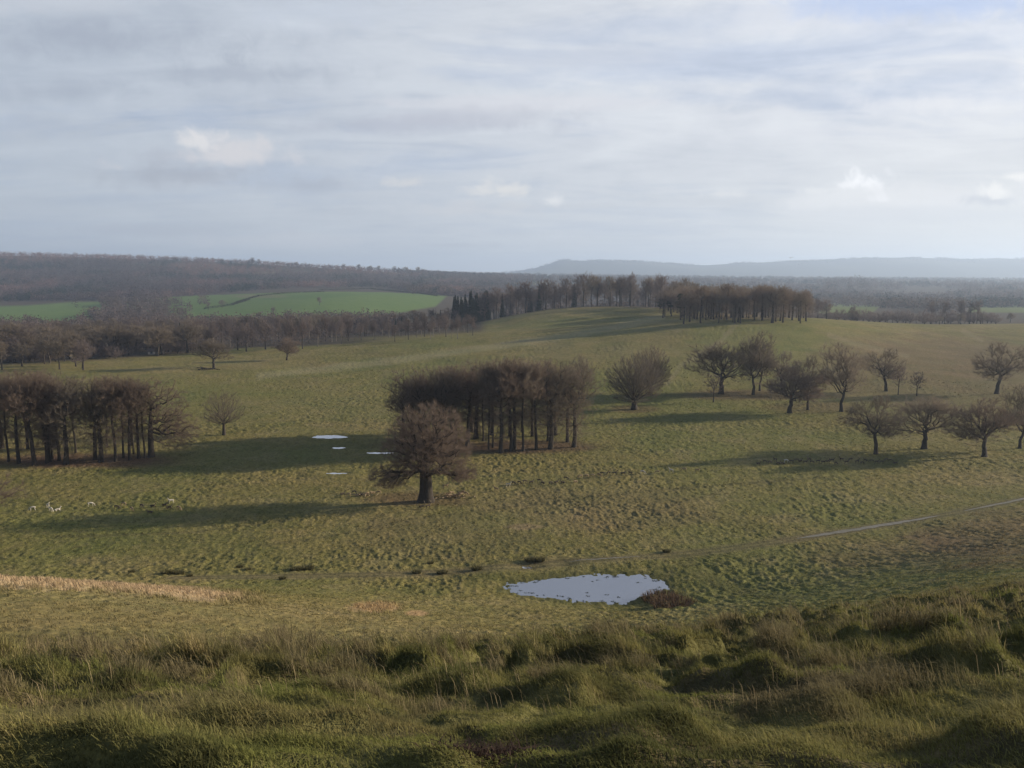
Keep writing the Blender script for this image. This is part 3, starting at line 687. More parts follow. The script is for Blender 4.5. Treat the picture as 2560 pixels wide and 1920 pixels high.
def env_ell(cx, cy, cz, rx, ry, ru, rdn, shell=0.35, gap=0.0, seed=0):
    def f(rng, n):
        out = []
        while len(out) < n:
            q = rng.normal(0, 1, (n * 2, 3)); q /= np.linalg.norm(q, axis=1)[:, None]; q *= (rng.random(n * 2)[:, None]) ** shell
            P = np.c_[q[:, 0] * rx, q[:, 1] * ry, np.where(q[:, 2] > 0, q[:, 2] * ru, q[:, 2] * rdn)]
            P *= (1 + (0.16 if gap else 0.05) * pn(q[:, 0] * 2.3 + seed, q[:, 1] * 2.3 + q[:, 2] * 1.7, 120))[:, None]
            P += (cx, cy, cz)
            if gap: P = P[pn(P[:, 0] * .33 + seed, P[:, 1] * .33 + P[:, 2] * .41, 121) > -0.35 + gap * 0.35 - 0.15]
            P = P[P[:, 2] > 1.2]
            out.extend(P.tolist())
        return np.array(out[:n])
    return f
def env_mix(*parts):
    def f(rng, n):
        a = []
        for w, e in parts: a.append(e(rng, max(1, int(n * w))))
        return np.concatenate(a)
    return f
BARK = mat_simple('oak_bark', (0.026, 0.023, 0.019), (0.062, 0.053, 0.043), 2.5, 0.95, 0.05, 0.12, (3, 3, 0.6))
BARKP = mat_simple('pale_bark', (0.10, 0.092, 0.078), (0.22, 0.20, 0.17), 2.0, 0.95, 0.03, 0.15, (3, 3, 0.6))
TWR = mat_simple('russet_twigs', (0.132, 0.101, 0.079), (0.205, 0.161, 0.127), 0.8, 0.95, 0, 0.18)
TWG = mat_simple('grey_twigs', (0.128, 0.107, 0.083), (0.205, 0.173, 0.134), 0.8, 0.95, 0, 0.22)
TWM = mat_simple('mauve_twigs', (0.112, 0.091, 0.084), (0.175, 0.145, 0.132), 0.8, 0.95, 0, 0.25)
for M_ in (TWR, TWG, TWM):
    nt = M_.node_tree; o_ = next(q for q in nt.nodes if q.type == 'OUTPUT_MATERIAL'); b_ = next(q for q in nt.nodes if q.type == 'BSDF_PRINCIPLED')
    tr_ = nt.nodes.new('ShaderNodeBsdfTranslucent'); nt.links.new(b_.inputs['Base Color'].links[0].from_socket, tr_.inputs[0])
    mx_ = nt.nodes.new('ShaderNodeMixShader'); mx_.inputs[0].default_value = 0.45; nt.links.new(b_.outputs[0], mx_.inputs[1]); nt.links.new(tr_.outputs[0], mx_.inputs[2]); nt.links.new(mx_.outputs[0], o_.inputs[0])
PROTO = {}
def env_lobes(seed, nl, cx, cz, rx, ru, rdn, size=0.42, core=0.3):
    g = np.random.default_rng(seed); L_ = []
    for k in range(nl):
        a = 2.4 * k + g.uniform(-.5, .5); q = g.uniform(.35, .78); e = g.uniform(-.75, .85)
        if k == 0: q, e = 0.1, 0.75
        w = math.sqrt(max(.15, 1 - e * e)); sz = size * g.uniform(.75, 1.25)
        L_.append((1.0 / nl * (1 - core), env_ell(cx + rx * q * w * math.cos(a), rx * q * w * math.sin(a), cz + e * (ru if e > 0 else rdn) * .72, rx * sz, rx * sz, ru * sz * .8, ru * sz * .62, .42, 0.3, seed + k)))
    L_.append((core, env_ell(cx, 0, cz, rx * .7, rx * .7, ru * .7, rdn * .7, .6, .3, seed)))
    return env_mix(*L_)
def trunkline(rng, h, n, lean=0.03, wob=0.06):
    z = np.linspace(0, h, n); x = np.cumsum(rng.normal(0, wob, n)) * (z / h) + lean * z; y = np.cumsum(rng.normal(0, wob, n)) * (z / h)
    x[0] = y[0] = 0; return np.c_[x, y, z]
def build_protos():
    g = np.random.default_rng
    # the old oak, life size: 17 m tall, 16 m wide, trunk a good 1.9 m thick
    r = g(3); PROTO['oak'] = (tree_meshes('old_oak', r, trunkline(r, 7.4, 9, 0.02, 0.10), env_mix(
        (0.60, env_ell(0.4, 0, 9.2, 7.7, 7.4, 8.1, 4.6, 0.30, 0.3, 1)), (0.22, env_ell(0.4, 0, 9.5, 5.0, 5.0, 5.2, 3, 0.6, 0.3, 2)), (0.10, env_ell(-6.0, 0.5, 4.4, 3.6, 4.5, 2.4, 2.0, .5)), (0.08, env_ell(5.8, -0.5, 5.1, 3.2, 4.5, 2.2, 1.2, .5))),
        3000, 0.28, 1.22, 40, 1.0, 4.2, BARK, TWR, 2.3, 0.009, 1.45, 0.20, (0.2, 0, 6.0), 0.25, 0.09), 17.6)
    # tall clump trees, 20 m
    for i, (cw, cb, rt, dens, tw) in enumerate(((6.4, 8.8, 0.62, 560, TWR), (5.4, 9.6, 0.48, 480, TWR), (6.8, 8.0, 0.75, 600, TWG), (4.8, 10.5, 0.36, 380, TWG), (6.0, 9.0, 0.55, 540, TWR))):
        r = g(20 + i); h = 20.0
        PROTO['tall%d' % i] = (tree_meshes('tall_tree', r, trunkline(r, cb + 2.5, 12, 0.0, 0.14), env_mix((0.82, env_lobes(20 + i, 7, 0, cb + 3.4, cw, h - cb - 3.4, 4.6, 0.5, 0.3)), (0.18, env_ell(0, 0, cb - 2.5, cw * 0.6, cw * 0.6, 4.5, 4.5, .6, 0, i))),
            int(dens * 1.8), 0.32, rt * .74, 32, 1.1, 1.55, BARK, tw, 2.3, 0.010, 1.35, 0.22, (0, 0, cb - 2), 0.35, 0.13), 20.0)
    # edge tree of the left clump with low outflung limbs
    r = g(31); PROTO['edge'] = (tree_meshes('edge_tree', r, trunkline(r, 12, 12, 0.02, 0.12), env_mix((0.55, env_ell(2.5, 0, 12, 6.5, 5.5, 7.2, 6, 0.4, 0.6, 4)), (0.45, env_ell(5.6, 0, 6.5, 5.6, 4.5, 5.0, 4.6, 0.5, 0.5, 5))),
        1400, 0.26, 0.72, 30, 1.0, 1.9, BARK, TWR, 2.3, 0.009, 1.35, 0.18, (0, 0, 6), 0.2, 0.17), 19.5)
    # round spreading beech: fan of straight branches from a short trunk
    r = g(33); PROTO['beech'] = (tree_meshes('round_tree', r, trunkline(r, 2.8, 5, 0.0, 0.03), env_mix((0.75, env_ell(0, 0, 7.8, 8.9, 8.6, 8.0, 6.0, 0.34, 0, 7)), (0.25, env_ell(0, 0, 7.5, 6, 6, 6, 4, 0.7, 0, 8))),
        1700, 0.85, 0.85, 28, 1.1, 3.6, BARK, TWG, 2.0, 0.009, 1.35, 0.45, (0, 0, 2.5), 0.3, 0.03), 15.9)
    # open grown park trees
    sp = [('park0', 3.4, (0, 0, 7.6, 7.0, 5.4, 6.8, 5.6), 0.42, 0.55, TWG), ('park1', 2.4, (0, 0, 6.2, 8.4, 7.0, 6.2, 4.4), 0.46, 0.45, TWG), ('park2', 3.0, (0.6, 0, 8.6, 6.8, 5.2, 8.2, 6.6), 0.38, 0.45, TWG), ('park3', 2.4, (-0.5, 0, 6.6, 7.6, 6.0, 6.4, 4.8), 0.50, 0.7, TWR)]
    for i, (nm, tl, e, rt, gp, tw) in enumerate(sp):
        r = g(40 + i); PROTO[nm] = (tree_meshes('park_tree', r, trunkline(r, tl + 2, 8, 0.03, 0.22), env_lobes(40 + i, 8 + i, e[0], e[2], e[3], e[5], e[6], 0.44, 0.22),
            1000, 0.40, rt, 38, 1.15, 3.0, BARK, tw, 2.25, 0.010, 1.5, 0.25, (0, 0, tl), 0.3, 0.2), e[2] + e[5])
    # small fan tree
    r = g(50); PROTO['fan'] = (tree_meshes('fan_tree', r, trunkline(r, 2.6, 5, 0.04, 0.05), env_ell(0, 0, 5.2, 4.8, 4.6, 5.0, 2.6, 0.40, 0.2, 3), 700, 0.75, 0.36, 26, 0.9, 1.5, BARK, TWG, 2.2, 0.009, 1.5, 0.3, (0, 0, 1.8), 0.5, 0.06), 10.2)
    # sapling
    r = g(52); PROTO['small'] = (tree_meshes('small_tree', r, trunkline(r, 3.2, 5, 0.0, 0.04), env_ell(0, 0, 5.0, 2.6, 2.6, 3.4, 2.6, 0.45, 0, 3), 170, 0.5, 0.17, 24, 0.8, 1.6, BARK, TWM, 2.0, 0.012, 1.3, 0.4, (0, 0, 2.5), 0.4, 0.06), 8.4)
    # light copies for the woods farther off
    for i, (cw, cz, ru, rdn, rt, tl, bk, tw) in enumerate(((5.6, 9, 7, 6, 0.40, 6, BARK, TWM), (4.6, 10.5, 6.5, 6, 0.34, 8, BARK, TWM), (6.4, 8.0, 6.5, 5.5, 0.42, 4, BARK, TWG), (3.8, 10, 6.5, 6, 0.26, 8, BARKP, TWM), (5.0, 9.0, 7, 5.5, 0.36, 6, BARK, TWG))):
        r = g(60 + i); PROTO['wood%d' % i] = (tree_meshes('wood_tree', r, trunkline(r, tl + 2, 6, 0.0, 0.10), env_lobes(60 + i, 6, 0, cz, cw, ru, rdn, 0.55, 0.35), 260, 0.45, rt, 24, 1.5, 2.6, bk, tw, 2.1, 0.035, 1.3, 0.3, (0, 0, cz - 4), 0.35, 0.08), cz + ru)
    r = g(70); PROTO['bush'] = (tree_meshes('bush', r, trunkline(r, 0.8, 3, 0.0, 0.05), env_ell(0, 0, 3.0, 3.8, 3.4, 3.6, 1.8, 0.45, 0, 3), 120, 0.8, 0.22, 24, 1.3, 2.8, BARK, TWM, 2.1, 0.03, 1.2, 0.4, (0, 0, 0.5), 0.5, 0.05), 6.6)
build_protos()
def tree(name, key, p, hpx, label, group=None, rz=None, wide=1.0, hm=None, sink=0.15, cat='tree', deep=1.0):
    (tr, cr), h0 = PROTO[key]; dep = depth(p)
    h = hm if hm else hpx / F0 * dep; s = h / h0
    z = gz(p[0], p[1]) - sink * min(s, 1) - 0.05
    o = empty(name, (p[0], p[1], z), label, cat, group, rz if rz is not None else random.uniform(0, 6.28), (s * wide, s * wide * deep, s))
    a = bpy.data.objects.new('trunk', tr); b = bpy.data.objects.new('crown', cr)
    for q in (a, b): COL.objects.link(q); q.parent = o
    return o
random.seed(4)
tree('oak_tree', 'oak', at(920, 1084, 85), 224, 'great old russet oak standing alone before the central clump, thickest trunk in the park', rz=0.0, deep=0.8)
tree('beech_tree', 'beech', at(1370, 885, 85), 122, 'dark round dome-shaped tree on short trunk just right of the central clump', rz=0.4)
tree('beech_tree', 'beech', at(1405, 852, 85), 108, 'dome-shaped tree half hidden behind the dark round one', rz=2.4, wide=0.75)
tree('bare_tree', 'fan', at(484, 940, 85), 100, 'lone small fan-shaped bare tree right of the left clump', rz=1.0)
tree('bare_tree', 'park2', at(1257, 868, 200), 105, 'thin bare tree with its top showing behind the right end of the central clump', rz=2.0, wide=0.8)
tree('bare_tree', 'park1', at(462, 795, 85), 68, 'squat wide bare tree with dark branch heap at its foot, out on the far pasture', rz=0.5, wide=1.1)
tree('bare_tree', 'park3', at(620, 778, 85), 50, 'smaller wide bare tree before the valley wood, right of the squat one', rz=3.5)
tree('bare_tree', 'park3', at(-85, 1185, 85), 190, 'bare tree whose twigs reach in at the left edge', rz=1.2, wide=1.0)
mid = [('park1', 1558, 851, 106, 1.0, 'broad grey bare tree, leftmost of the row below the right hill'), ('small', 1541, 869, 60, 1.0, 'small pale sapling in front of the leftmost tree of the hillside row'),
 ('park2', 1627, 853, 128, 0.8, 'tallest bare tree of the hillside row, dense and narrow'), ('park2', 1641, 845, 108, 0.7, 'bare tree close behind the tallest one of the hillside row'),
 ('park0', 1690, 846, 86, 0.9, 'faint grey bare tree between the tallest tree and the crooked one'), ('park3', 1706, 893, 92, 1.0, 'low spreading dark tree left of the crooked-limbed tree'),
 ('park0', 1745, 886, 118, 0.75, 'crooked bare tree with a heavy limb bent to the right'), ('park2', 1817, 889, 140, 0.85, 'tall dark bare tree with spiky top right of the crooked one'),
 ('park0', 1914, 846, 92, 0.9, 'thin bare tree alone on the slope above the right-hand oaks'), ('small', 1940, 854, 60, 0.9, 'slim sapling just right of the thin slope tree'), ('small', 1980, 857, 52, 0.9, 'last small sapling on the brown slope'),
 ('park0', 2153, 851, 110, 1.1, 'wide hazy bare tree on the brown slope near the right edge'), ('park0', 1892, 981, 128, 1.0, 'bare oak with drooping left side, first of the near right-hand trees'),
 ('park1', 1996, 970, 110, 1.0, 'round spreading bare oak, second of the near right-hand trees'), ('park3', 2126, 987, 122, 1.0, 'gnarled thick-trunked oak, third of the near right-hand trees'),
 ('park2', 2203, 969, 130, 0.9, 'tall bare tree cut by the right edge')]
for i, (k, x_, y_, h, w, lb) in enumerate(mid): tree('bare_tree', k, at(x_, y_, 85), h * 1.12, lb, 'scattered park trees on the right', rz=(i % 2) * math.pi + math.sin(i * 2.3) * .5, wide=w * 1.22, deep=0.6)
# central clump
cc = [(1044,953,170,3,.9),(1056,971,188,3,.8),(1065,967,188,3,.8),(1082,978,205,0,1),(1104,975,200,1,1),(1111,970,198,4,1),(1130,975,198,3,1),(1158,972,190,1,.9),(1189,970,190,2,1),(1184,953,175,1,1),(1226,955,172,4,1),(1240,966,168,2,1.0)]
for i, (x_, y_, h, k, w) in enumerate(cc):
    h *= 1.07
    tree('clump_tree', 'tall%d' % k, at(x_, y_, 85), h, ['slender pole-trunked tree at the left of the open part of the central clump', 'front-row tall bare tree in the open right half of the central clump', 'last tree at the right end of the central clump'][0 if i < 3 else 2 if i > 10 else 1], 'tall trees of the central clump', rz=i * 2.1, wide=w)
for i, (x_, y_, h) in enumerate([(872,965,152),(893,955,160),(915,968,168),(940,955,165),(962,965,172),(985,958,170),(1010,962,178),(1028,948,170)]):
    tree('clump_tree', 'tall%d' % (i % 3 * 2), at(x_, y_, 85), h * 1.06, 'tall bare tree of the central clump behind the great oak', 'central clump trees behind the oak', rz=i * 1.3, wide=1.05)
for i, (x_, y_, h) in enumerate([(905,938,140),(975,935,155),(1062,940,160),(1100,943,166),(1150,943,164),(1200,940,155),(1128,934,158),(1020,934,150),(950,944,150)]):
    tree('clump_tree', 'tall%d' % (i % 5), at(x_, y_, 85), h, 'back-row tall bare tree of the central clump', 'back row of the central clump', rz=i * 1.9, wide=1.05)
# left clump
lc = [(-60,1000,205,0),(-28,1003,208,4),(-8,996,200,2),(19,997,202,3),(41,1001,208,4),(75,1006,215,0),(102,1001,208,1),(107,999,200,4),(113,993,195,3),(128,996,195,1),(143,1002,202,2),(164,979,180,3),(206,993,190,0),(218,998,198,2),(250,997,197,1),(267,989,185,3),(281,994,190,1),(289,981,172,3),(300,990,180,4),(313,989,175,3)]
for i, (x_, y_, h, k) in enumerate(lc):
    tree('clump_tree', 'tall%d' % k, at(x_, y_, 85), h, 'tall bare russet tree of the left clump, left of its gap' if x_ < 170 else 'tall grey tree of the left clump, in its part right of the gap', 'trees of the left clump', rz=i * 2.3, wide=0.95)
for i, (x_, y_, h) in enumerate([(5,968,180),(60,970,182),(120,968,178),(232,966,165),(285,962,160),(-40,972,180),(95,955,165)]):
    tree('clump_tree', 'tall%d' % (i % 5), at(x_, y_, 85), h, 'back-row bare tree of the left clump', 'back row of the left clump', rz=i * 1.1, wide=1.0)
tree('clump_tree', 'edge', at(327, 987, 85), 180, 'spreading tree ending the left clump on the right, one limb down to the grass', rz=0.1)
# shrubby growth seen inside clumps is left to bare ground
# hill-top clump
for i in range(46):
    x_ = 1478 + 270 * (i + random.uniform(-.4, .4)) / 46; p = at_d(x_, random.uniform(425, 500))
    tree('hilltop_tree', 'tall%d' % (i % 5), p, 0, 'tall dark bare tree of the clump crowning the right hill', 'trees of the hilltop clump', hm=random.uniform(16.5, 21.5) * (0.92 if x_ > 1700 else 1), wide=random.uniform(1.0, 1.3))

for i in range(20):
    tree('hilltop_tree', 'tall%d' % (i % 5), at_d(1432 + 130 * ((i * .618) % 1), random.uniform(525, 600)), 0, 'tall dark bare tree behind the pines, between hilltop clump and brow wood', 'trees behind the pines', hm=random.uniform(17, 22), wide=random.uniform(.9, 1.2))
for i in range(30):
    tree('hilltop_tree', 'tall%d' % (i % 5), at_d(1450 + 250 * ((i * .618) % 1), random.uniform(515, 640)), 0, 'tall dark bare tree at the back of the clump on the right hill', 'back of the hilltop clump', hm=random.uniform(18, 23), wide=random.uniform(.85, 1.2))
for i in range(46):
    x_ = -60 + 500 * ((i * .618) % 1); d_ = np.interp(x_, [-60, 180, 440], [338, 372, 425]) + random.uniform(0, 70)
    tree('shrub', 'bush', at_d(x_, d_), 0, 'low leafless scrub between the trunks at the foot of the valley wood', 'scrub at the foot of the valley wood', hm=random.uniform(4, 7.5), wide=random.uniform(1.2, 1.7), cat='shrub')
# conifers, evergreens: needle and leaf clumps
M_CON = mat_tint('needles', 0.1, 0.9)
def evergreen(name, rng, kind):
    if kind == 'spruce':
        h = 18.0; n = 2600; z = 1.0 + (h - 1.0) * rng.random(n) ** 1.3; rr = (h - z) / h * 3.1 * (0.55 + 0.45 * np.abs(np.sin(z * 2.6))) * rng.random(n) ** 0.4; a = rng.random(n) * 6.283
        P = np.c_[rr * np.cos(a), rr * np.sin(a), z - rr * 0.22]; size = 0.42; base = np.array([0.018, 0.028, 0.016])
    elif kind == 'pine':
        h = 13.0; n = 2600; cl = [(-2.5, 0, 7.2, 2.4, 1.0), (1.8, .5, 8.6, 2.6, 1.0), (-1.2, -.5, 10.3, 2.6, 1.0), (1.2, 0, 11.9, 2.1, 1.0), (-3.6, .6, 9.0, 1.7, .7), (3.6, 0, 6.6, 1.8, .7), (0, 0, 12.6, 1.3, .6)]
        P = []
        for (x_, y_, z_, r_, t_) in cl:
            q = rng.normal(0, 1, (n // len(cl), 3)); q /= np.linalg.norm(q, axis=1)[:, None]; q *= rng.random((len(q), 1)) ** .4; P.append(q * (r_, r_, t_) + (x_, y_, z_))
        P = np.concatenate(P); size = 0.4; base = np.array([0.030, 0.040, 0.022])
    else:
        h = 8.0; n = 2600; q = rng.normal(0, 1, (n, 3)); q /= np.linalg.norm(q, axis=1)[:, None]; q *= rng.random((n, 1)) ** .25
        q *= (1 + 0.35 * pn(q[:, 0] * 2.4, q[:, 1] * 2.4 + q[:, 2] * 2, 131))[:, None]; P = q * (4.6, 4.2, 3.9) + (0, 0, 4.2); size = 0.5; base = np.array([0.022, 0.032, 0.016])
    n = len(P); u = rng.normal(0, 1, (n, 3)); v = rng.normal(0, 1, (n, 3)); s = size * rng.uniform(.5, 1.3, (n, 1)); u /= np.linalg.norm(u, axis=1)[:, None]; v /= np.linalg.norm(v, axis=1)[:, None]
    V = np.stack([P - u * s, P + u * s * .8, P + v * s], 1).reshape(-1, 3); F = np.arange(3 * n).reshape(n, 3); C = np.repeat(base * rng.uniform(.6, 1.6, (n, 1)), 3, 0)
    cr = mesh_np(name + '_crown', V, F, M_CON, C)
    T = trunkline(rng, h * (0.93 if kind != 'round' else 0.5), 8, 0.0, 0.08); D = np.diff(T, axis=0); D /= np.linalg.norm(D, axis=1)[:, None]; r_ = np.linspace(0.34, 0.06, 8)
    V, F = tubes(T[:-1], T[1:], np.r_[[[0, 0, 1.0]], D[:-1]], D, r_[:-1], r_[1:], 7)
    if kind == 'pine':
        for (x_, y_, z_, a_, b_) in cl[:6]:
            V2, F2 = tubes(np.array([[0, 0, z_ - 1.2]]), np.array([[x_, y_, z_]]), np.array([[0, 0, 1.0]]), np.array([[x_, y_, 1.0]]) / math.sqrt(x_ * x_ + y_ * y_ + 1), np.array([.14]), np.array([.06]), 5)
            F = np.concatenate([F, F2 + len(V)]); V = np.concatenate([V, V2])
    tr = mesh_np(name + '_trunk', V, F, BARK, None, True)
    PROTO[kind] = ((tr, cr), h)
for k_, nm in ((1, 'spruce'), (2, 'pine'), (3, 'round')): evergreen(nm, np.random.default_rng(80 + k_), nm)
tree('pine_tree', 'pine', at(1436, 684, 85), 46, 'layered dark pine left of the hilltop clump', rz=0.3)
tree('pine_tree', 'pine', at_d(1470, 470), 0, 'second pine at the left end of the hilltop clump', rz=1.3, hm=15)
for i in range(24):
    x_ = 978 + 78 * i / 24 + random.uniform(-2, 2); tree('spruce_tree', 'spruce', at_d(x_, random.uniform(640, 720)), 0, 'dark spruce in the block of conifers below the hill brow', 'spruces of the conifer block', hm=random.uniform(19, 26) + (x_ - 978) * 0.03)
for i, (x_, d_, h_) in enumerate(((855, 640, 11), (868, 640, 12), (902, 650, 13), (918, 640, 14), (936, 655, 15), (952, 650, 15), (1145, 690, 21), (1165, 700, 23), (1085, 680, 20), (1240, 740, 23), (895, 600, 12), (390, 560, 14))):
    tree('spruce_tree', 'spruce', at_d(x_, d_), 0, 'scattered dark conifer among the bare trees of the middle wood', 'conifers scattered in the middle woods', hm=h_)
tree('evergreen_tree', 'round', at_d(800, 760), 0, 'dark rounded evergreen at the edge of the bright green field', hm=11, wide=1.3)
tree('evergreen_tree', 'round', at_d(196, 640), 0, 'dark evergreen among the cottages in the valley wood', hm=8, wide=0.9)
tree('evergreen_tree', 'round', at_d(50, 640), 0, 'low dark evergreen beside the far left cottage', hm=8, wide=1.3)
tree('bare_tree', 'wood2', at(2182, 697, 550), 0, 'round bushy tree in the pale field at the right edge', hm=9, wide=1.1)

# woods in the middle distance: every tree its own
def wood(n, xr, dr, hr, name, label, group, keys, wide=(0.85, 1.15), f=None):
    for i in range(n):
        x_ = xr[0] + (xr[1] - xr[0]) * ((i * 0.61803) % 1) + random.uniform(-6, 6); u = random.random(); d_ = dr[0] + (dr[1] - dr[0]) * u
        if f and not f(x_, d_): continue
        tree(name, random.choice(keys), at_d(x_, d_), 0, label, group, hm=random.uniform(*hr), wide=random.uniform(*wide))
WK = ['wood0', 'wood1', 'wood2', 'wood4']
wood(22, (-70, 190), (335, 420), (11, 14), 'wood_tree', 'rounded bare tree close behind the left clump, nearest of the valley trees', 'nearest valley trees on the left', ['wood0', 'wood2', 'wood4'], (1.0, 1.3))
wood(60, (-60, 430), (375, 500), (12, 17), 'wood_tree', 'mauve bare tree in the front fringe of the valley wood behind the left clump', 'front fringe of the valley wood', ['wood0', 'wood2', 'wood4', 'wood2'], (1.2, 1.6), lambda x, d: d > np.interp(x, [180, 430], [350, 420]))
wood(60, (-60, 760), (520, 640), (14, 18), 'wood_tree', 'bare tree in the thick of the valley wood on the left', 'valley wood', WK, (1.0, 1.3))
wood(22, (400, 760), (415, 510), (13, 18), 'wood_tree', 'bare tree with visible trunk along the lower edge of the pasture', 'trees along the pasture edge', ['wood1', 'wood3', 'wood0'], (0.8, 1.0))
wood(34, (720, 1030), (445, 560), (9, 13), 'wood_tree', 'slim pale-trunked tree in the belt on the slope left of the shaded hill', 'pale belt on the slope', ['wood3', 'wood3', 'wood1'], (0.8, 1.05))
wood(22, (700, 990), (590, 740), (13, 18), 'wood_tree', 'dark bare tree behind the pale belt', 'dark wood behind the pale belt', WK, (0.9, 1.2))
wood(70, (1030, 1500), (612, 820), (21, 27), 'wood_tree', 'tall bare tree in the dark wood along the shaded hill brow', 'wood behind the shaded hill', ['wood0', 'wood1', 'wood4', 'wood1'], (0.8, 1.1))
wood(14, (1735, 1860), (560, 760), (14, 19), 'wood_tree', 'bare tree right behind the hilltop clump', 'trees right of the hilltop clump', WK, (0.8, 1.1), lambda x, d: x < 1790 or d > 690)
for i in range(44):
    x_ = 1735 + 430 * i / 44 + random.uniform(-5, 5)
    tree('shrub', 'bush' if i % 5 else 'wood2', at_d(x_, random.uniform(585, 680)), 0, 'mauve leafless shrub in the thicket beyond the right hill', 'thicket beyond the right hill', hm=random.uniform(7, 12) * (0.65 if x_ < 1800 else 1), wide=random.uniform(1.0, 1.4), cat='shrub')
for i, x_ in enumerate((2010, 2040, 2075, 2095, 2110)): tree('wood_tree', 'wood1', at_d(x_, 640), 0, 'taller bare tree standing over the thicket near the pale field', 'taller trees over the thicket', hm=18 + i % 3, wide=0.7)
for i, (x_, d_, h_) in enumerate(((240, 1000, 14), (290, 980, 13), (215, 990, 14), (265, 1020, 14), (330, 960, 13), (450, 1150, 12), (480, 1180, 12), (560, 900, 12), (590, 1000, 10), (690, 1120, 12), (-20, 1050, 13), (380, 960, 12), (310, 1010, 13), (350, 1000, 13))):
    tree('field_tree', WK[i % 4], at_d(x_, d_), 0, 'bare tree standing in or beside the bright green fields', 'trees among the green fields', hm=h_, wide=1.2)

# far woods that read as one mass
M_FAR = mat_tint('far_canopy', 0.4, 0.95)
def canopy(name, label, spots, per, size, rng):
    x, y, h, r, col = spots; n = len(x); z = Hs(x, y)
    q = rng.normal(0, 1, (n, per, 3)); q /= np.linalg.norm(q, axis=2)[..., None]; q *= rng.random((n, per, 1)) ** .35; q[..., 2] = np.maximum(q[..., 2], -.85)
    P = q * np.stack([r, r, h * .55], -1)[:, None, :] + np.stack([x, y, z + h * .5], -1)[:, None, :]
    P = P.reshape(-1, 3); m = len(P); u = rng.normal(0, 1, (m, 3)); v = rng.normal(0, 1, (m, 3)); u /= np.linalg.norm(u, axis=1)[:, None]; v /= np.linalg.norm(v, axis=1)[:, None]
    s = np.repeat(size, per)[:, None] * rng.uniform(.5, 1.2, (m, 1))
    V = np.stack([P - u * s, P + u * s, P + v * s * 1.3], 1).reshape(-1, 3); C = np.repeat(np.repeat(col, per, 0) * rng.uniform(.88, 1.14, (m, 1)), 3, 0)
    ob(name, mesh_np(name, V, np.arange(3 * m).reshape(m, 3), M_FAR, C), kind='stuff', label=label, category='woodland')
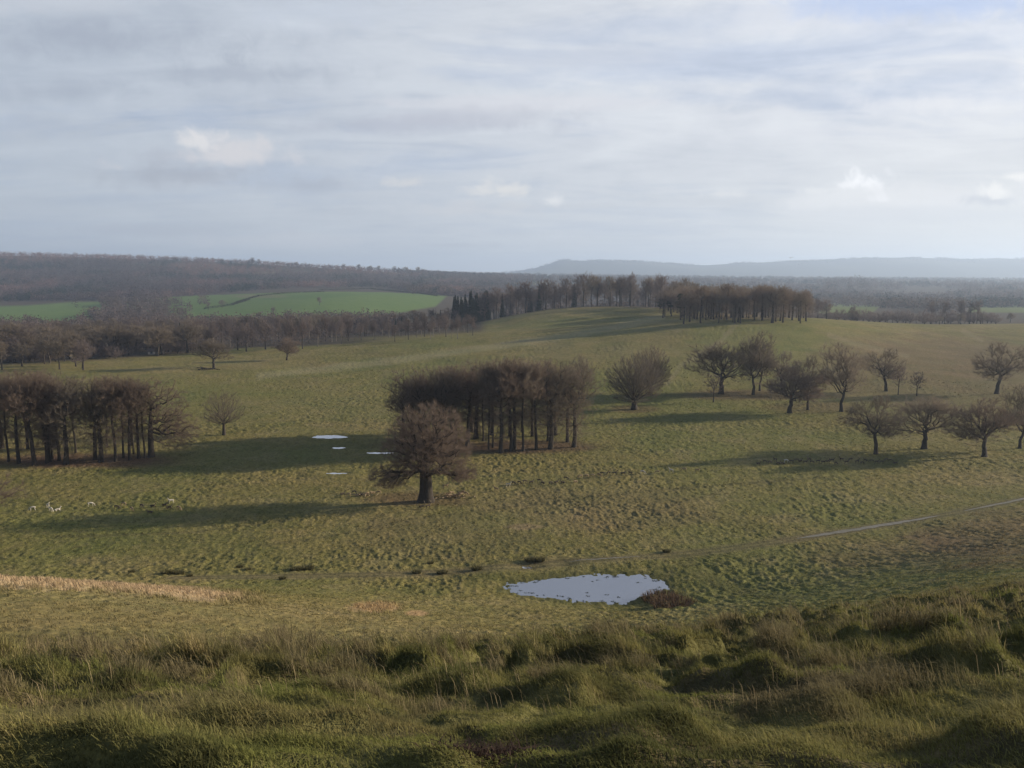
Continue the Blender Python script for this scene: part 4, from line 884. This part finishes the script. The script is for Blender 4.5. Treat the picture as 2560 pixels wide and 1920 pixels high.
def far_woods():
    rng = np.random.default_rng(9)
    # hill wood on the left
    n = 15000; d = np.exp(rng.uniform(math.log(1480), math.log(3050), n)); X_ = rng.uniform(-500, 1150, n)
    az, _ = tanaz_dep(X_, np.full(n, 590.)); x = d * np.tan(az); y = d * 1.0; dx, dy = proj(x, y, Hs(x, y))
    lim = np.interp(dx, [-500, 0, 240, 420, 520, 640, 820, 960, 1150], [660, 660, 654, 640, 630, 622, 621, 640, 652])
    k = (dy < lim) & (fbm(x * .004, y * .004, 3, 95) > -0.5) & ~((np.abs(dx - 640) < 34) & (np.abs(dy - 588) < 5)); x, y, d, dx, dy = x[k], y[k], d[k], dx[k], dy[k]; n = len(x)
    u = fbm(x * .003, y * .0022, 3, 96); base = lerp(np.array([[0.075, 0.062, 0.062]]), np.array([[0.155, 0.098, 0.085]]), ss(-.2, .4, u + 0.5 * ss(600, 560, dy) - .1)[:, None])
    con = (fbm(x * .006, y * .004, 3, 97) > 0.22) & (dy > 565); base[con] = (0.024, 0.032, 0.026)
    base *= rng.uniform(.6, 1.5, (n, 1)); r = rng.uniform(4.5, 9, n); h = rng.uniform(9, 18, n)
    canopy('woodland', 'purple-brown leafless wood covering the long hill on the left', (x, y, h, r, base), 30, np.full(n, 1.5), rng)
    # band of woods behind the park, centre and right
    n = 13000; d = np.exp(rng.uniform(math.log(830), math.log(5200), n)); X_ = rng.uniform(880, 2900, n); az, _ = tanaz_dep(X_, np.full(n, 590.)); x = d * np.tan(az); y = d * 1.0; dx, dy = proj(x, y, Hs(x, y))
    k = (fbm(x * .0035, y * .002, 3, 98) > -0.22)
    k &= ~((dx < 985) & (d < 1500)); k &= ~((dx > 1760) & (dx < 1905) & (d < 1250)); k &= ~((dx > 2080) & (d < 1250)); k &= ~((dx > 1900) & (d < 900))
    k &= ~((dx < 1100) & (dy > 640) & (d < 1500))
    x, y, d, dx, dy = x[k], y[k], d[k], dx[k], dy[k]; n = len(x)
    base = np.array([[0.095, 0.080, 0.072]]) * rng.uniform(.7, 1.3, (n, 1)); con = fbm(x * .005, y * .004, 3, 99) > 0.25; base[con] = (0.026, 0.034, 0.028)
    h = rng.uniform(12, 18, n) + 14 * np.exp(-((dx - 1845) / 60) ** 2) * ((d > 2200) & (d < 3600)); r = rng.uniform(5, 8.5, n) * (1 + .0002 * d)
    canopy('woodland', 'hazy bare woods in the flat country behind the park, centre to right', (x, y, h, r, base), 30, 1.2 + 0.0006 * d, rng)
    # tree tops filling the back of the valley
    n = 5200; X_ = rng.uniform(-500, 860, n); d = rng.uniform(640, 1380, n); az, _ = tanaz_dep(X_, np.full(n, 590.)); x = d * np.tan(az); y = d * 1.0; dx, dy = proj(x, y, Hs(x, y))
    k = ((d < 850) | (np.abs(dx - 300 + .03 * (d - 900)) < 85 + 160 * fbm(x * .012, y * .012, 3, 102))) & (fbm(x * .01, y * .01, 3, 101) > -.35); x, y, d = x[k], y[k], d[k]; n = len(x)
    canopy('woodland', 'distant crowded treetops at the back of the valley below the green fields', (x, y, rng.uniform(11, 17, n), rng.uniform(4, 6.5, n), np.array([[0.105, 0.084, 0.076]]) * rng.uniform(.75, 1.25, (n, 1))), 60, 0.55 + 0.0006 * d, rng)
    # leafless understorey between the trunks of the valley wood
    n = 2600; X_ = rng.uniform(-300, 1000, n); d = rng.uniform(370, 690, n); az, _ = tanaz_dep(X_, np.full(n, 690.)); x = d * np.tan(az); y = d * 1.0; dx, dy = proj(x, y, Hs(x, y))
    k = (d > np.interp(dx, [-60, 180, 440, 760, 1000], [375, 395, 440, 500, 560])) & (fbm(x * .02, y * .02, 3, 103) > -.2); x, y, d = x[k], y[k], d[k]; n = len(x)
    canopy('undergrowth', 'leafless brown undergrowth filling the valley wood between its trunks', (x, y, rng.uniform(4, 9, n), rng.uniform(3, 5.5, n), np.array([[0.120, 0.098, 0.086]]) * rng.uniform(.75, 1.25, (n, 1))), 60, np.full(n, .38), rng)
    # skyline scrub of the downs
    n = 3000; X_ = rng.uniform(1080, 2900, n); d = rng.normal(9250, 260, n); az, _ = tanaz_dep(X_, np.full(n, 590.)); x = d * np.tan(az); y = d * 1.0
    k = fbm(x * .002, y * .0008, 3, 100) > 0.0; x, y = x[k], y[k]; n = len(x)
    canopy('woodland', 'woods along the crest of the distant blue downs', (x, y, rng.uniform(9, 16, n), rng.uniform(10, 18, n), np.full((n, 3), .06)), 14, np.full(n, 6.0), rng)
far_woods()
# skyline trees at the right end of the left hill
for i, (x_, h_) in enumerate(((545, 20), (560, 17), (600, 15), (640, 15), (742, 17), (775, 18), (800, 17), (818, 18), (852, 19), (862, 16), (876, 20), (903, 21), (912, 17), (1285, 24), (1362, 22))):
    d_ = 2750 if x_ < 1000 else 1500
    tree('skyline_tree', WK[i % 4], at_d(x_, d_), 0, 'lone tree standing clear of the treetops on the skyline', 'skyline trees', hm=h_ * (1.35 if x_ < 1000 else 1.0), wide=1.25)

# ------------------------------------------------------------------ hedges, cottages, fence
def hedge(pts, d, h, w, label, col=(0.045, 0.05, 0.028)):
    rng = np.random.default_rng(int(pts[0][0])); P = []
    G = [at(a, b, d) for a, b in pts]
    for i in range(len(G) - 1):
        a, b = np.array(G[i]), np.array(G[i + 1]); L_ = np.linalg.norm(b - a); n = int(L_ * 16)
        t = rng.random((n, 1)); q = a + (b - a) * t; q[:, :2] += rng.normal(0, w * .35, (n, 2)); q[:, 2] = Hs(q[:, 0], q[:, 1]) + h * rng.random(n) * (1 + .35 * pn(q[:, 0] * .15, q[:, 1] * .15, 140)); P.append(q)
    P = np.concatenate(P); c = P.mean(0); c[2] = Hs(np.array([c[0]]), np.array([c[1]]))[0]; P = P - c; m = len(P)
    u = rng.normal(0, 1, (m, 3)); v = rng.normal(0, 1, (m, 3)); s = .55
    V = np.stack([P - u * s * .6, P + u * s * .6, P + v * s * .7], 1).reshape(-1, 3)
    o = ob('hedge', mesh_np('hedge', V, np.arange(3 * m).reshape(m, 3), M_FAR, np.repeat(np.array([col]) * rng.uniform(.6, 1.4, (m, 1)), 3, 0)), label=label, category='hedge', group='field hedges'); o.location = c
hedge([(510, 655), (560, 640), (620, 634), (700, 631)], 850, 2.6, 2.0, 'hedge curving up the left edge of the big green field')
hedge([(690, 627), (800, 624), (880, 632), (945, 640)], 1000, 2.4, 2.0, 'hedge along the top of the big green field')
hedge([(440, 668), (500, 660), (540, 648)], 850, 3.0, 2.4, 'thick dark hedge left of the big green field')
hedge([(0, 703), (90, 702), (170, 700)], 750, 3.0, 2.4, 'hedge along the bottom of the left green field')
hedge([(480, 692), (560, 690), (640, 688)], 700, 2.4, 2.0, 'hedge along the bottom of the big green field')
M_WALL = mat_simple('cottage_render', (0.32, 0.29, 0.24), (0.46, 0.42, 0.36), 1.2, 0.9); M_ROOF = mat_simple('clay_tiles', (0.085, 0.065, 0.055), (0.14, 0.11, 0.095), 2.0, 0.9); M_GLASS = mat_simple('window_glass', (0.03, 0.035, 0.04), (0.06, 0.065, 0.07), 1.0, 0.2); M_WOOD = mat_simple('weathered_rail', (0.28, 0.24, 0.19), (0.42, 0.37, 0.30), 3.0, 0.9)
def boxv(x0, x1, y0, y1, z0, z1):
    V = np.array([(x, y, z) for z in (z0, z1) for y in (y0, y1) for x in (x0, x1)], float)
    return V, np.array([[0, 1, 3, 2], [4, 6, 7, 5], [0, 4, 5, 1], [2, 3, 7, 6], [0, 2, 6, 4], [1, 5, 7, 3]])[:, ::-1]
def join(parts):
    V, F, o = [], [], 0
    for v, f in parts: V.append(v); F.append(f + o); o += len(v)
    return np.concatenate(V), np.concatenate(F)
def cottage(p, L_, Wd, h, rz, label):
    o = empty('cottage', (p[0], p[1], Hs(np.array([p[0]]), np.array([p[1]]))[0] - .3), label, 'cottage', 'cottages in the valley', rz)
    V, F = boxv(-L_ / 2, L_ / 2, -Wd / 2, Wd / 2, 0, h)
    g = Wd * .42; gv = []
    for x_ in (-L_ / 2, L_ / 2): gv.append((np.array([(x_, -Wd / 2, h), (x_, Wd / 2, h), (x_, 0.05, h + g), (x_, -0.05, h + g)]), np.array([[0, 1, 2, 3]])))
    ob('wall', mesh_np('wall', *join([(V, F)] + gv), M_WALL), o)
    e = .4; rf = []
    for s in (-1, 1):
        y0 = s * (Wd / 2 + e); z0 = h - e * .84 + .03; rf.append((np.array([(-L_ / 2 - .3, y0, z0), (L_ / 2 + .3, y0, z0), (L_ / 2 + .3, 0, h + g + .05), (-L_ / 2 - .3, 0, h + g + .05), (-L_ / 2 - .3, y0, z0 + .2), (L_ / 2 + .3, y0, z0 + .2), (L_ / 2 + .3, 0, h + g + .25), (-L_ / 2 - .3, 0, h + g + .25)]),
            np.array([[0, 1, 2, 3], [4, 5, 6, 7], [0, 1, 5, 4], [3, 2, 6, 7], [0, 3, 7, 4], [1, 2, 6, 5]])))
    r = ob('roof', mesh_np('roof', *join(rf), M_ROOF), o)
    ob('chimney', mesh_np('chimney', *join([boxv(L_ * .3, L_ * .3 + .9, -.45, .45, h + g * .6, h + g + 1.2), boxv(L_ * .3 + .15, L_ * .3 + .4, -.15, .15, h + g + 1.2, h + g + 1.5)]), M_ROOF), r)
    for i in range(int(L_ // 3)):
        x_ = -L_ / 2 + 1.2 + i * 3
        ob('window', mesh_np('window', *boxv(x_, x_ + 1.1, -Wd / 2 - .03, -Wd / 2 + .02, h * .35, h * .35 + 1.2), M_GLASS), o)
for (x_, y_, d_, L_, Wd, h, rz, lb) in ((367, 690, 850, 7, 6, 5.5, 1.3, 'white gabled farmhouse end in the trees below the big green field'), (390, 688, 850, 17, 6, 3.2, 0.1, 'long low pale farm building right of the white gable'), (8, 728, 560, 12, 7, 5.0, 0.2, 'cottage at the far left edge of the valley wood'), (120, 728, 570, 13, 7, 5.2, -0.2, 'cottage with chimney in the valley wood, left of the dark evergreen'), (122, 752, 480, 8, 5, 3, 0.4, 'low pale cottage below the chimneyed one'), (212, 742, 520, 11, 6, 5.0, 0.1, 'pale-fronted cottage below the dark evergreen'), (327, 770, 418, 3.0, 2.6, 2.2, 0.3, 'tiny pale lodge at the corner of the far pasture'), (150, 782, 398, 3.0, 2.6, 1.9, -0.2, 'pale shed roof just above the left clump')):
    cottage(at_d(x_, d_), L_, Wd, h, rz, lb)
def fence(pts, d, label):
    G = [at(a, b, d) for a, b in pts]; o = empty('rail_fence', G[0], label, 'fence'); base = np.array(G[0]); P = []
    for i in range(len(G) - 1):
        a, b = np.array(G[i]), np.array(G[i + 1]); n = max(2, int(np.linalg.norm(b - a) / 3.5))
        P += [a + (b - a) * k / n for k in range(n)]
    P = [(p[0], p[1], gz(p[0], p[1])) for p in P]; posts = []; rails = []
    for k, p in enumerate(P):
        q = np.array(p) - base; posts.append(boxv(q[0] - .1, q[0] + .1, q[1] - .1, q[1] + .1, q[2] - .2, q[2] + 1.35))
        if k:
            pr = np.array(P[k - 1]) - base; v = q - pr; v /= np.linalg.norm(v)
            for zz in (.55, 1.1): rails.append(tubes(np.array([pr + (0, 0, zz)]), np.array([q + (0, 0, zz)]), np.array([v]), np.array([v]), np.array([.06]), np.array([.06]), 4))
    ob('posts', mesh_np('posts', *join(posts), M_WOOD), o); ob('rails', mesh_np('rails', *join(rails), M_WOOD), o)
fence([(1120, 668), (1200, 660), (1300, 656), (1400, 655), (1450, 662)], 520, 'pale rail fence along the brow of the shaded hill')

# ------------------------------------------------------------------ rushes, logs, bracken
M_RUSH = mat_tint('rush_stems', 0.2)
def rush_mesh(rng, n, r, h, c1, c2, name):
    a = rng.random(n) * 6.283; q = r * rng.random(n) ** .6; x = q * np.cos(a); y = q * np.sin(a) * .8; col = lerp(np.array([c1]), np.array([c2]), rng.random((n, 1)))
    V, F, C = blades(x, y, np.zeros(n) - .05, h * rng.uniform(.6, 1.1, n), np.full(n, .03), col, a + rng.normal(0, .4, n), rng.uniform(.1, .8, n), rng)
    return mesh_np(name, V, F, M_RUSH, C)
rg = np.random.default_rng(14)
RU = [rush_mesh(rg, 420, .8, .95, (0.08, 0.08, 0.035), (0.17, 0.15, 0.07), 'rush_clump') for _ in range(2)]; RB = rush_mesh(rg, 900, 2.6, .8, (0.075, 0.048, 0.030), (0.17, 0.115, 0.07), 'brown_rush')
for i, (x_, y_, s, k, lb) in enumerate(((284, 1237, .5, 0, 'single dark rush tuft on the straw bank'), (362, 1240, .9, 0, 'wide rush tuft at the left end of the track, left half'), (386, 1240, .8, 0, 'wide rush tuft at the left end of the track, right half'), (410, 1245, .45, 0, 'tiny rush tuft at the start of the track'), (518, 1226, .7, 1, 'brownish rush tuft above the track'), (536, 1231, .6, 1, 'low brown tuft beside the brownish rush tuft'), (640, 1232, .9, 0, 'long low rush tuft above the track, left part'), (664, 1229, 1.0, 0, 'taller right end of the long rush tuft above the track'), (610, 1252, .7, 1, 'dead brown tufts below the track'), (900, 1239, .7, 0, 'rush tuft on the track, leftmost of three in a row'), (955, 1240, .8, 0, 'rush tuft on the track, middle of three in a row'), (1030, 1235, .8, 0, 'rush tuft on the track, rightmost of three in a row'), (1146, 1217, .9, 0, 'left of the paired rush tufts above the pond'), (1165, 1216, .9, 0, 'right of the paired rush tufts above the pond'), (1440, 1193, .65, 0, 'rush tuft beside the track right of the pond'), (930, 1218, .5, 0, 'small flat rush tuft above the track'))):
    p = at(x_, y_, 60 if x_ < 300 else 90); o = ob('rush_clump', RU[i % 2], label=lb, category='rushes', group='rush tufts along the track'); o.location = (p[0], p[1], gz(p[0], p[1])); sc = s * (1.35 if k == 0 else 1.0); o.scale = (sc * .75, sc * .65, sc * .65)
for x_, y_, s, lb in ((1432, 1292, 1.0, 'brown dead sedge patch at the right lip of the pond'), (1460, 1306, 1.1, 'second brown sedge patch below the pond edge')):
    p = at(x_, y_, 72); o = ob('sedge_patch', RB, label=lb, category='sedge'); o.location = (p[0], p[1], gz(p[0], p[1])); o.scale = (s, s, s)
def bracken():
    rng = np.random.default_rng(21); p = at(1050, 1676); x0, y0 = p[0], p[1]; z0 = gz(x0, y0); n = 1500
    x = rng.normal(0, .075, n); y = rng.normal(0, .045, n) + x * .25; z = ground(x + x0, y + y0) - z0; h = rng.uniform(.02, .075, n)
    V, F, C = blades(x, y, z - .02, h, np.full(n, .0035), np.array([[0.050, 0.034, 0.026]]) * rng.uniform(.5, 1.5, (n, 1)), rng.random(n) * 6.28, rng.uniform(.5, 2.2, n), rng)
    o = ob('dead_bracken', mesh_np('dead_bracken', V, F, M_RUSH, C), label='dark brown clump of dead bracken at the bottom centre of the near bank', category='bracken'); o.location = (x0, y0, z0)
bracken()
def log_heap():
    p = at(455, 797, 85); rng = np.random.default_rng(3); parts = []
    for i in range(14):
        a = rng.random() * 3.14; L_ = rng.uniform(1.5, 4.5); q = np.array([rng.normal(0, 2.2), rng.normal(0, 1), .25 + .5 * rng.random()]); v = np.array([math.cos(a), math.sin(a), rng.normal(0, .12)]); v /= np.linalg.norm(v)
        parts.append(tubes(np.array([q - v * L_ / 2]), np.array([q + v * L_ / 2]), np.array([v]), np.array([v]), np.array([.22]), np.array([.1]), 6))
    o = ob('branch_heap', mesh_np('branch_heap', *join(parts), BARK), label='dark heap of fallen branches at the foot of the squat wide tree', category='branches'); o.location = (p[0] - 1, p[1] - 1.5, gz(p[0], p[1]))
log_heap()
def fallen_branches():
    rng = np.random.default_rng(8); M = mat_simple('dead_wood', (0.20, 0.15, 0.10), (0.36, 0.28, 0.19), 3, .9)
    for (x_, y_, lb) in ((985, 1076, 'pale broken branches on the grass right of the great oak'), (790, 1070, 'dull broken branches on the grass left of the great oak')):
        p = at(x_, y_, 85); parts = []
        for i in range(16):
            a = rng.random() * 3.14; L_ = rng.uniform(.5, 1.8); q = np.array([rng.normal(0, 1.4), rng.normal(0, .9), .12 + .2 * rng.random()]); v = np.array([math.cos(a), math.sin(a), rng.normal(0, .25)]); v /= np.linalg.norm(v)
            parts.append(tubes(np.array([q - v * L_ / 2]), np.array([q + v * L_ / 2]), np.array([v]), np.array([v]), np.array([.08]), np.array([.03]), 5))
        o = ob('fallen_branches', mesh_np('fallen_branches', *join(parts), M), label=lb, category='branches'); o.location = (p[0], p[1], gz(p[0], p[1]))
fallen_branches()

# ------------------------------------------------------------------ deer
def skin_mesh(name, nodes, edges, mat):
    me = bpy.data.meshes.new(name); me.from_pydata([n_[:3] for n_ in nodes], edges, []); me.update()
    o = bpy.data.objects.new(name, me); COL.objects.link(o)
    md = o.modifiers.new('skin', 'SKIN'); sv = me.skin_vertices[0].data
    for i, n_ in enumerate(nodes):
        sv[i].radius = (n_[3], n_[4] if len(n_) > 4 else n_[3])
    sv[0].use_root = True; ms = o.modifiers.new('sub', 'SUBSURF'); ms.levels = 1; ms.render_levels = 1
    dg = bpy.context.evaluated_depsgraph_get(); res = bpy.data.meshes.new_from_object(o.evaluated_get(dg)); res.name = name
    bpy.data.objects.remove(o); res.materials.clear(); res.materials.append(mat)
    for p_ in res.polygons: p_.use_smooth = True
    return res
def deer_nodes(pose):
    N_, E = [], []
    def chain(start, pts):
        prev = start
        for q in pts:
            N_.append(q)
            if prev is not None: E.append((prev, len(N_) - 1))
            prev = len(N_) - 1
        return prev
    lift = 0.0 if pose != 'lying' else -0.42
    z = lambda v: v + lift
    N_.append((-0.42, 0, z(.80), .13, .15)); E
    chain(0, [(-0.15, 0, z(.78), .15, .17), (0.15, 0, z(.77), .15, .18), (0.38, 0, z(.80), .12, .16)]); ch = 3
    if pose == 'graze': chain(ch, [(0.52, 0, .68, .075), (0.68, 0, .42, .06), (0.76, 0, .22, .06), (0.86, 0, .10, .035)]); head = (0.76, 0, .22)
    else:
        chain(ch, [(0.50, 0, z(.96), .075), (0.58, 0, z(1.14), .055), (0.64, 0, z(1.24), .06), (0.80, 0, z(1.18), .032)]); head = (0.64, 0, z(1.26))
    for s in (-1, 1):
        hb = len(N_)
        if pose == 'lying':
            chain(0, [(-0.34, s * .15, .22, .09), (-0.05, s * .20, .12, .05), (-0.30, s * .22, .05, .03), (-0.12, s * .22, .03, .025)])
            chain(ch, [(0.36, s * .13, .18, .06), (0.55, s * .15, .10, .035), (0.38, s * .15, .04, .025)])
        else:
            chain(0, [(-0.38, s * .10, .60, .085), (-0.30, s * .10, .46, .045), (-0.46, s * .10, .28, .026), (-0.43, s * .10, .05, .022), (-0.39, s * .10, .01, .026)])
            chain(ch, [(0.36, s * .09, .55, .055), (0.37, s * .09, .32, .030), (0.36, s * .09, .06, .022), (0.39, s * .09, .01, .026)])
        # ear
        k = 6 if pose == 'graze' else 6
        chain(k, [(head[0] - .02, s * .10, head[2] + .06, .022), (head[0] - .04, s * .16, head[2] + .09, .010)])
    chain(0, [(-0.56, 0, z(.78), .03), (-0.60, 0, z(.66), .02)])
    return N_, E, head
DM = {'white': mat_simple('white_coat', (0.40, 0.37, 0.31), (0.54, 0.50, 0.43), 4, .9), 'fawn': mat_simple('fawn_coat', (0.22, 0.16, 0.10), (0.32, 0.24, 0.15), 6, .9), 'dark': mat_simple('dark_coat', (0.055, 0.044, 0.034), (0.095, 0.075, 0.056), 4, .9)}
M_ANT = mat_simple('antler', (0.20, 0.16, 0.11), (0.34, 0.28, 0.2), 8, .7)
def antler_mesh(head):
    parts = []
    for s in (-1, 1):
        pts = [(head[0], s * .04, head[2] + .05), (head[0] - .06, s * .14, head[2] + .22), (head[0] - .04, s * .22, head[2] + .40), (head[0] - .12, s * .20, head[2] + .56)]
        segs = [(pts[0], pts[1], .018), (pts[1], pts[2], .03), (pts[2], pts[3], .035), (pts[0], (head[0] + .12, s * .08, head[2] + .18), .013), (pts[2], (head[0] - .20, s * .22, head[2] + .46), .014), (pts[1], (head[0] + .06, s * .18, head[2] + .32), .012)]
        for a, b, r_ in segs:
            a, b = np.array([a]), np.array([b]); v = (b - a) / np.linalg.norm(b - a); parts.append(tubes(a, b, v, v, np.array([r_]), np.array([r_ * .7]), 5))
    return mesh_np('antlers', *join(parts), M_ANT)
DEER = {}; ANT = {}
for ps in ('stand', 'graze', 'lying'):
    nd, ed, hd = deer_nodes(ps); b0 = skin_mesh('deer_body', nd, ed, DM['dark']); ANT[ps] = antler_mesh(hd) if ps != 'graze' else None
    for c_ in DM:
        q = b0.copy(); q.materials.clear(); q.materials.append(DM[c_]); DEER[ps, c_] = q
def deer(x_, y_, pose, coat, label, group=None, rz=None, buck=False, s=1.0):
    p = at(x_, y_, 90); rz = rz if rz is not None else random.choice((0, math.pi)) + random.uniform(-.7, .7)
    o = empty('deer', (p[0], p[1], gz(p[0], p[1]) - .01), label, 'deer', group, rz, s * 0.85)
    b = bpy.data.objects.new('body', DEER[pose, coat]); COL.objects.link(b); b.parent = o
    if buck and ANT[pose]:
        a = bpy.data.objects.new('antlers', ANT[pose]); COL.objects.link(a); a.parent = o
for a in ((1098, 1053, 'stand', 'white', 'white deer right of the great oak, brightest in the herd'), (1388, 1024, 'graze', 'white', 'white deer in the middle of the herd, left of another'), (1450, 1022, 'stand', 'white', 'white deer right of the middle one'), (370, 1088, 'stand', 'white', 'white deer at the upper edge of the oak shadow'), (196, 1094, 'graze', 'white', 'pale deer alone on the grass above the shadow tip'), (104, 1098, 'stand', 'white', 'white deer upright, second from the left edge'), (110, 1106, 'graze', 'white', 'pale deer lying low below the upright white one'), (124, 1103, 'lying', 'white', 'white deer rightmost of the left-edge group'), (71, 1103, 'graze', 'white', 'white deer nearest the left edge'), (963, 1056, 'stand', 'fawn', 'fawn deer standing under the right branches of the oak'), (925, 1099, 'stand', 'dark', 'dark deer standing just below the oak trunk'), (911, 1097, 'lying', 'dark', 'dark deer lying just below the oak trunk'), (1748, 998, 'stand', 'dark', 'biggest dark buck standing at the left of the dark line'), (1072, 1062, 'stand', 'fawn', 'fawn deer left below the bright white one'), (1506, 1021, 'stand', 'fawn', 'fawn deer right of the two white ones'), (1478, 1018, 'graze', 'fawn', 'fawn deer between the white pair and the last fawn one'), (1420, 1024, 'graze', 'fawn', 'fawn deer between the two white ones'), (1698, 1000, 'graze', 'white', 'pale deer among the dark ones left of the big buck')):
    deer(*a, buck=a[3] == 'dark', s=1.15 if 'biggest' in a[4] else 1.0, rz=math.pi + .4 if 'biggest' in a[4] else None)
for i in range(11): deer(965 + i * 4.2 + random.uniform(-2, 2), 1073 + random.uniform(-6, 5), random.choice(('lying', 'graze', 'stand')), 'fawn', 'fawn deer in the huddle on the grass right of the oak trunk', 'deer huddled right of the oak')
for i in range(18): deer(1755 + i * 10.5 + random.uniform(-2.5, 2.5), 1000 + random.uniform(-4, 5), random.choice(('lying', 'stand', 'graze', 'graze')), 'dark', 'dark deer in the long line below the right-hand oaks', 'line of dark deer', buck=i % 3 == 0)
for i in range(10): deer(1640 + i * 11 + random.uniform(-4, 4), 1001 + random.uniform(-4, 4), random.choice(('lying', 'stand', 'graze')), 'dark', 'dark deer scattered left of the big buck', 'dark deer left of the line', buck=i % 3 == 0)
for i in range(20): deer(1110 + i * 13 + random.uniform(-5, 5), 1052 - i * 1.4 + random.uniform(-5, 5), random.choice(('graze', 'graze', 'lying', 'stand')), random.choice(('dark', 'dark', 'fawn')), 'deer grazing in the drift between the oak and the white pair', 'deer grazing across the middle')
for i in range(9): deer(255 + i * 16 + random.uniform(-6, 6), 1100 + random.uniform(-8, 12) , random.choice(('graze', 'lying')), random.choice(('dark', 'fawn')), 'deer resting about the tip of the oak shadow', 'deer about the oak shadow')
for i in range(7): deer(740 + i * 13, 1068 + random.uniform(-5, 8), random.choice(('graze', 'lying')), random.choice(('fawn', 'dark')), 'deer in the shade left of the oak trunk', 'deer in the oak shade')

# one bird high over the downs
def bird():
    V = np.array([(-.0, .35, 0), (0, -.3, 0), (-.12, 0, .03), (.12, 0, .03), (-.75, -.08, .22), (.75, -.08, .22), (-.35, .12, .14), (.35, .12, .14), (0, 0, -.08)], float) * 1.6
    F = np.array([[0, 2, 8], [2, 1, 8], [1, 3, 8], [3, 0, 8], [0, 3, 2], [2, 3, 1], [2, 6, 4], [4, 1, 2], [3, 5, 7], [5, 3, 1]])
    o = ob('bird', mesh_np('bird', V, F, DM['dark']), label='single dark bird flying above the distant downs', category='bird'); a, f, z = ray(1708, 557); t = 320 / f
    o.location = (a * t, f * t, z * t)
bird()

# ------------------------------------------------------------------ haze
def haze():
    V, F = boxv(-12700, 12700, -12700, 12700, -560, 235)
    zmin = min(float(Hs(np.array([a]), np.array([b]))[0]) for a in (-8000, 0, 8000) for b in (500, 5000, 9000))
    t = NT('valley_haze'); v = t.n('VolumePrincipled'); v.inputs['Density'].default_value = 1.35e-4; v.inputs['Color'].default_value = (0.60, 0.76, 1.0, 1); v.inputs['Anisotropy'].default_value = 0.3
    t.l(v.outputs[0], t.out.inputs['Volume'])
    ob('haze', mesh_np('haze', V, F, t.m), kind='stuff', label='thin blue winter haze over the valley and the downs', category='haze')
haze()
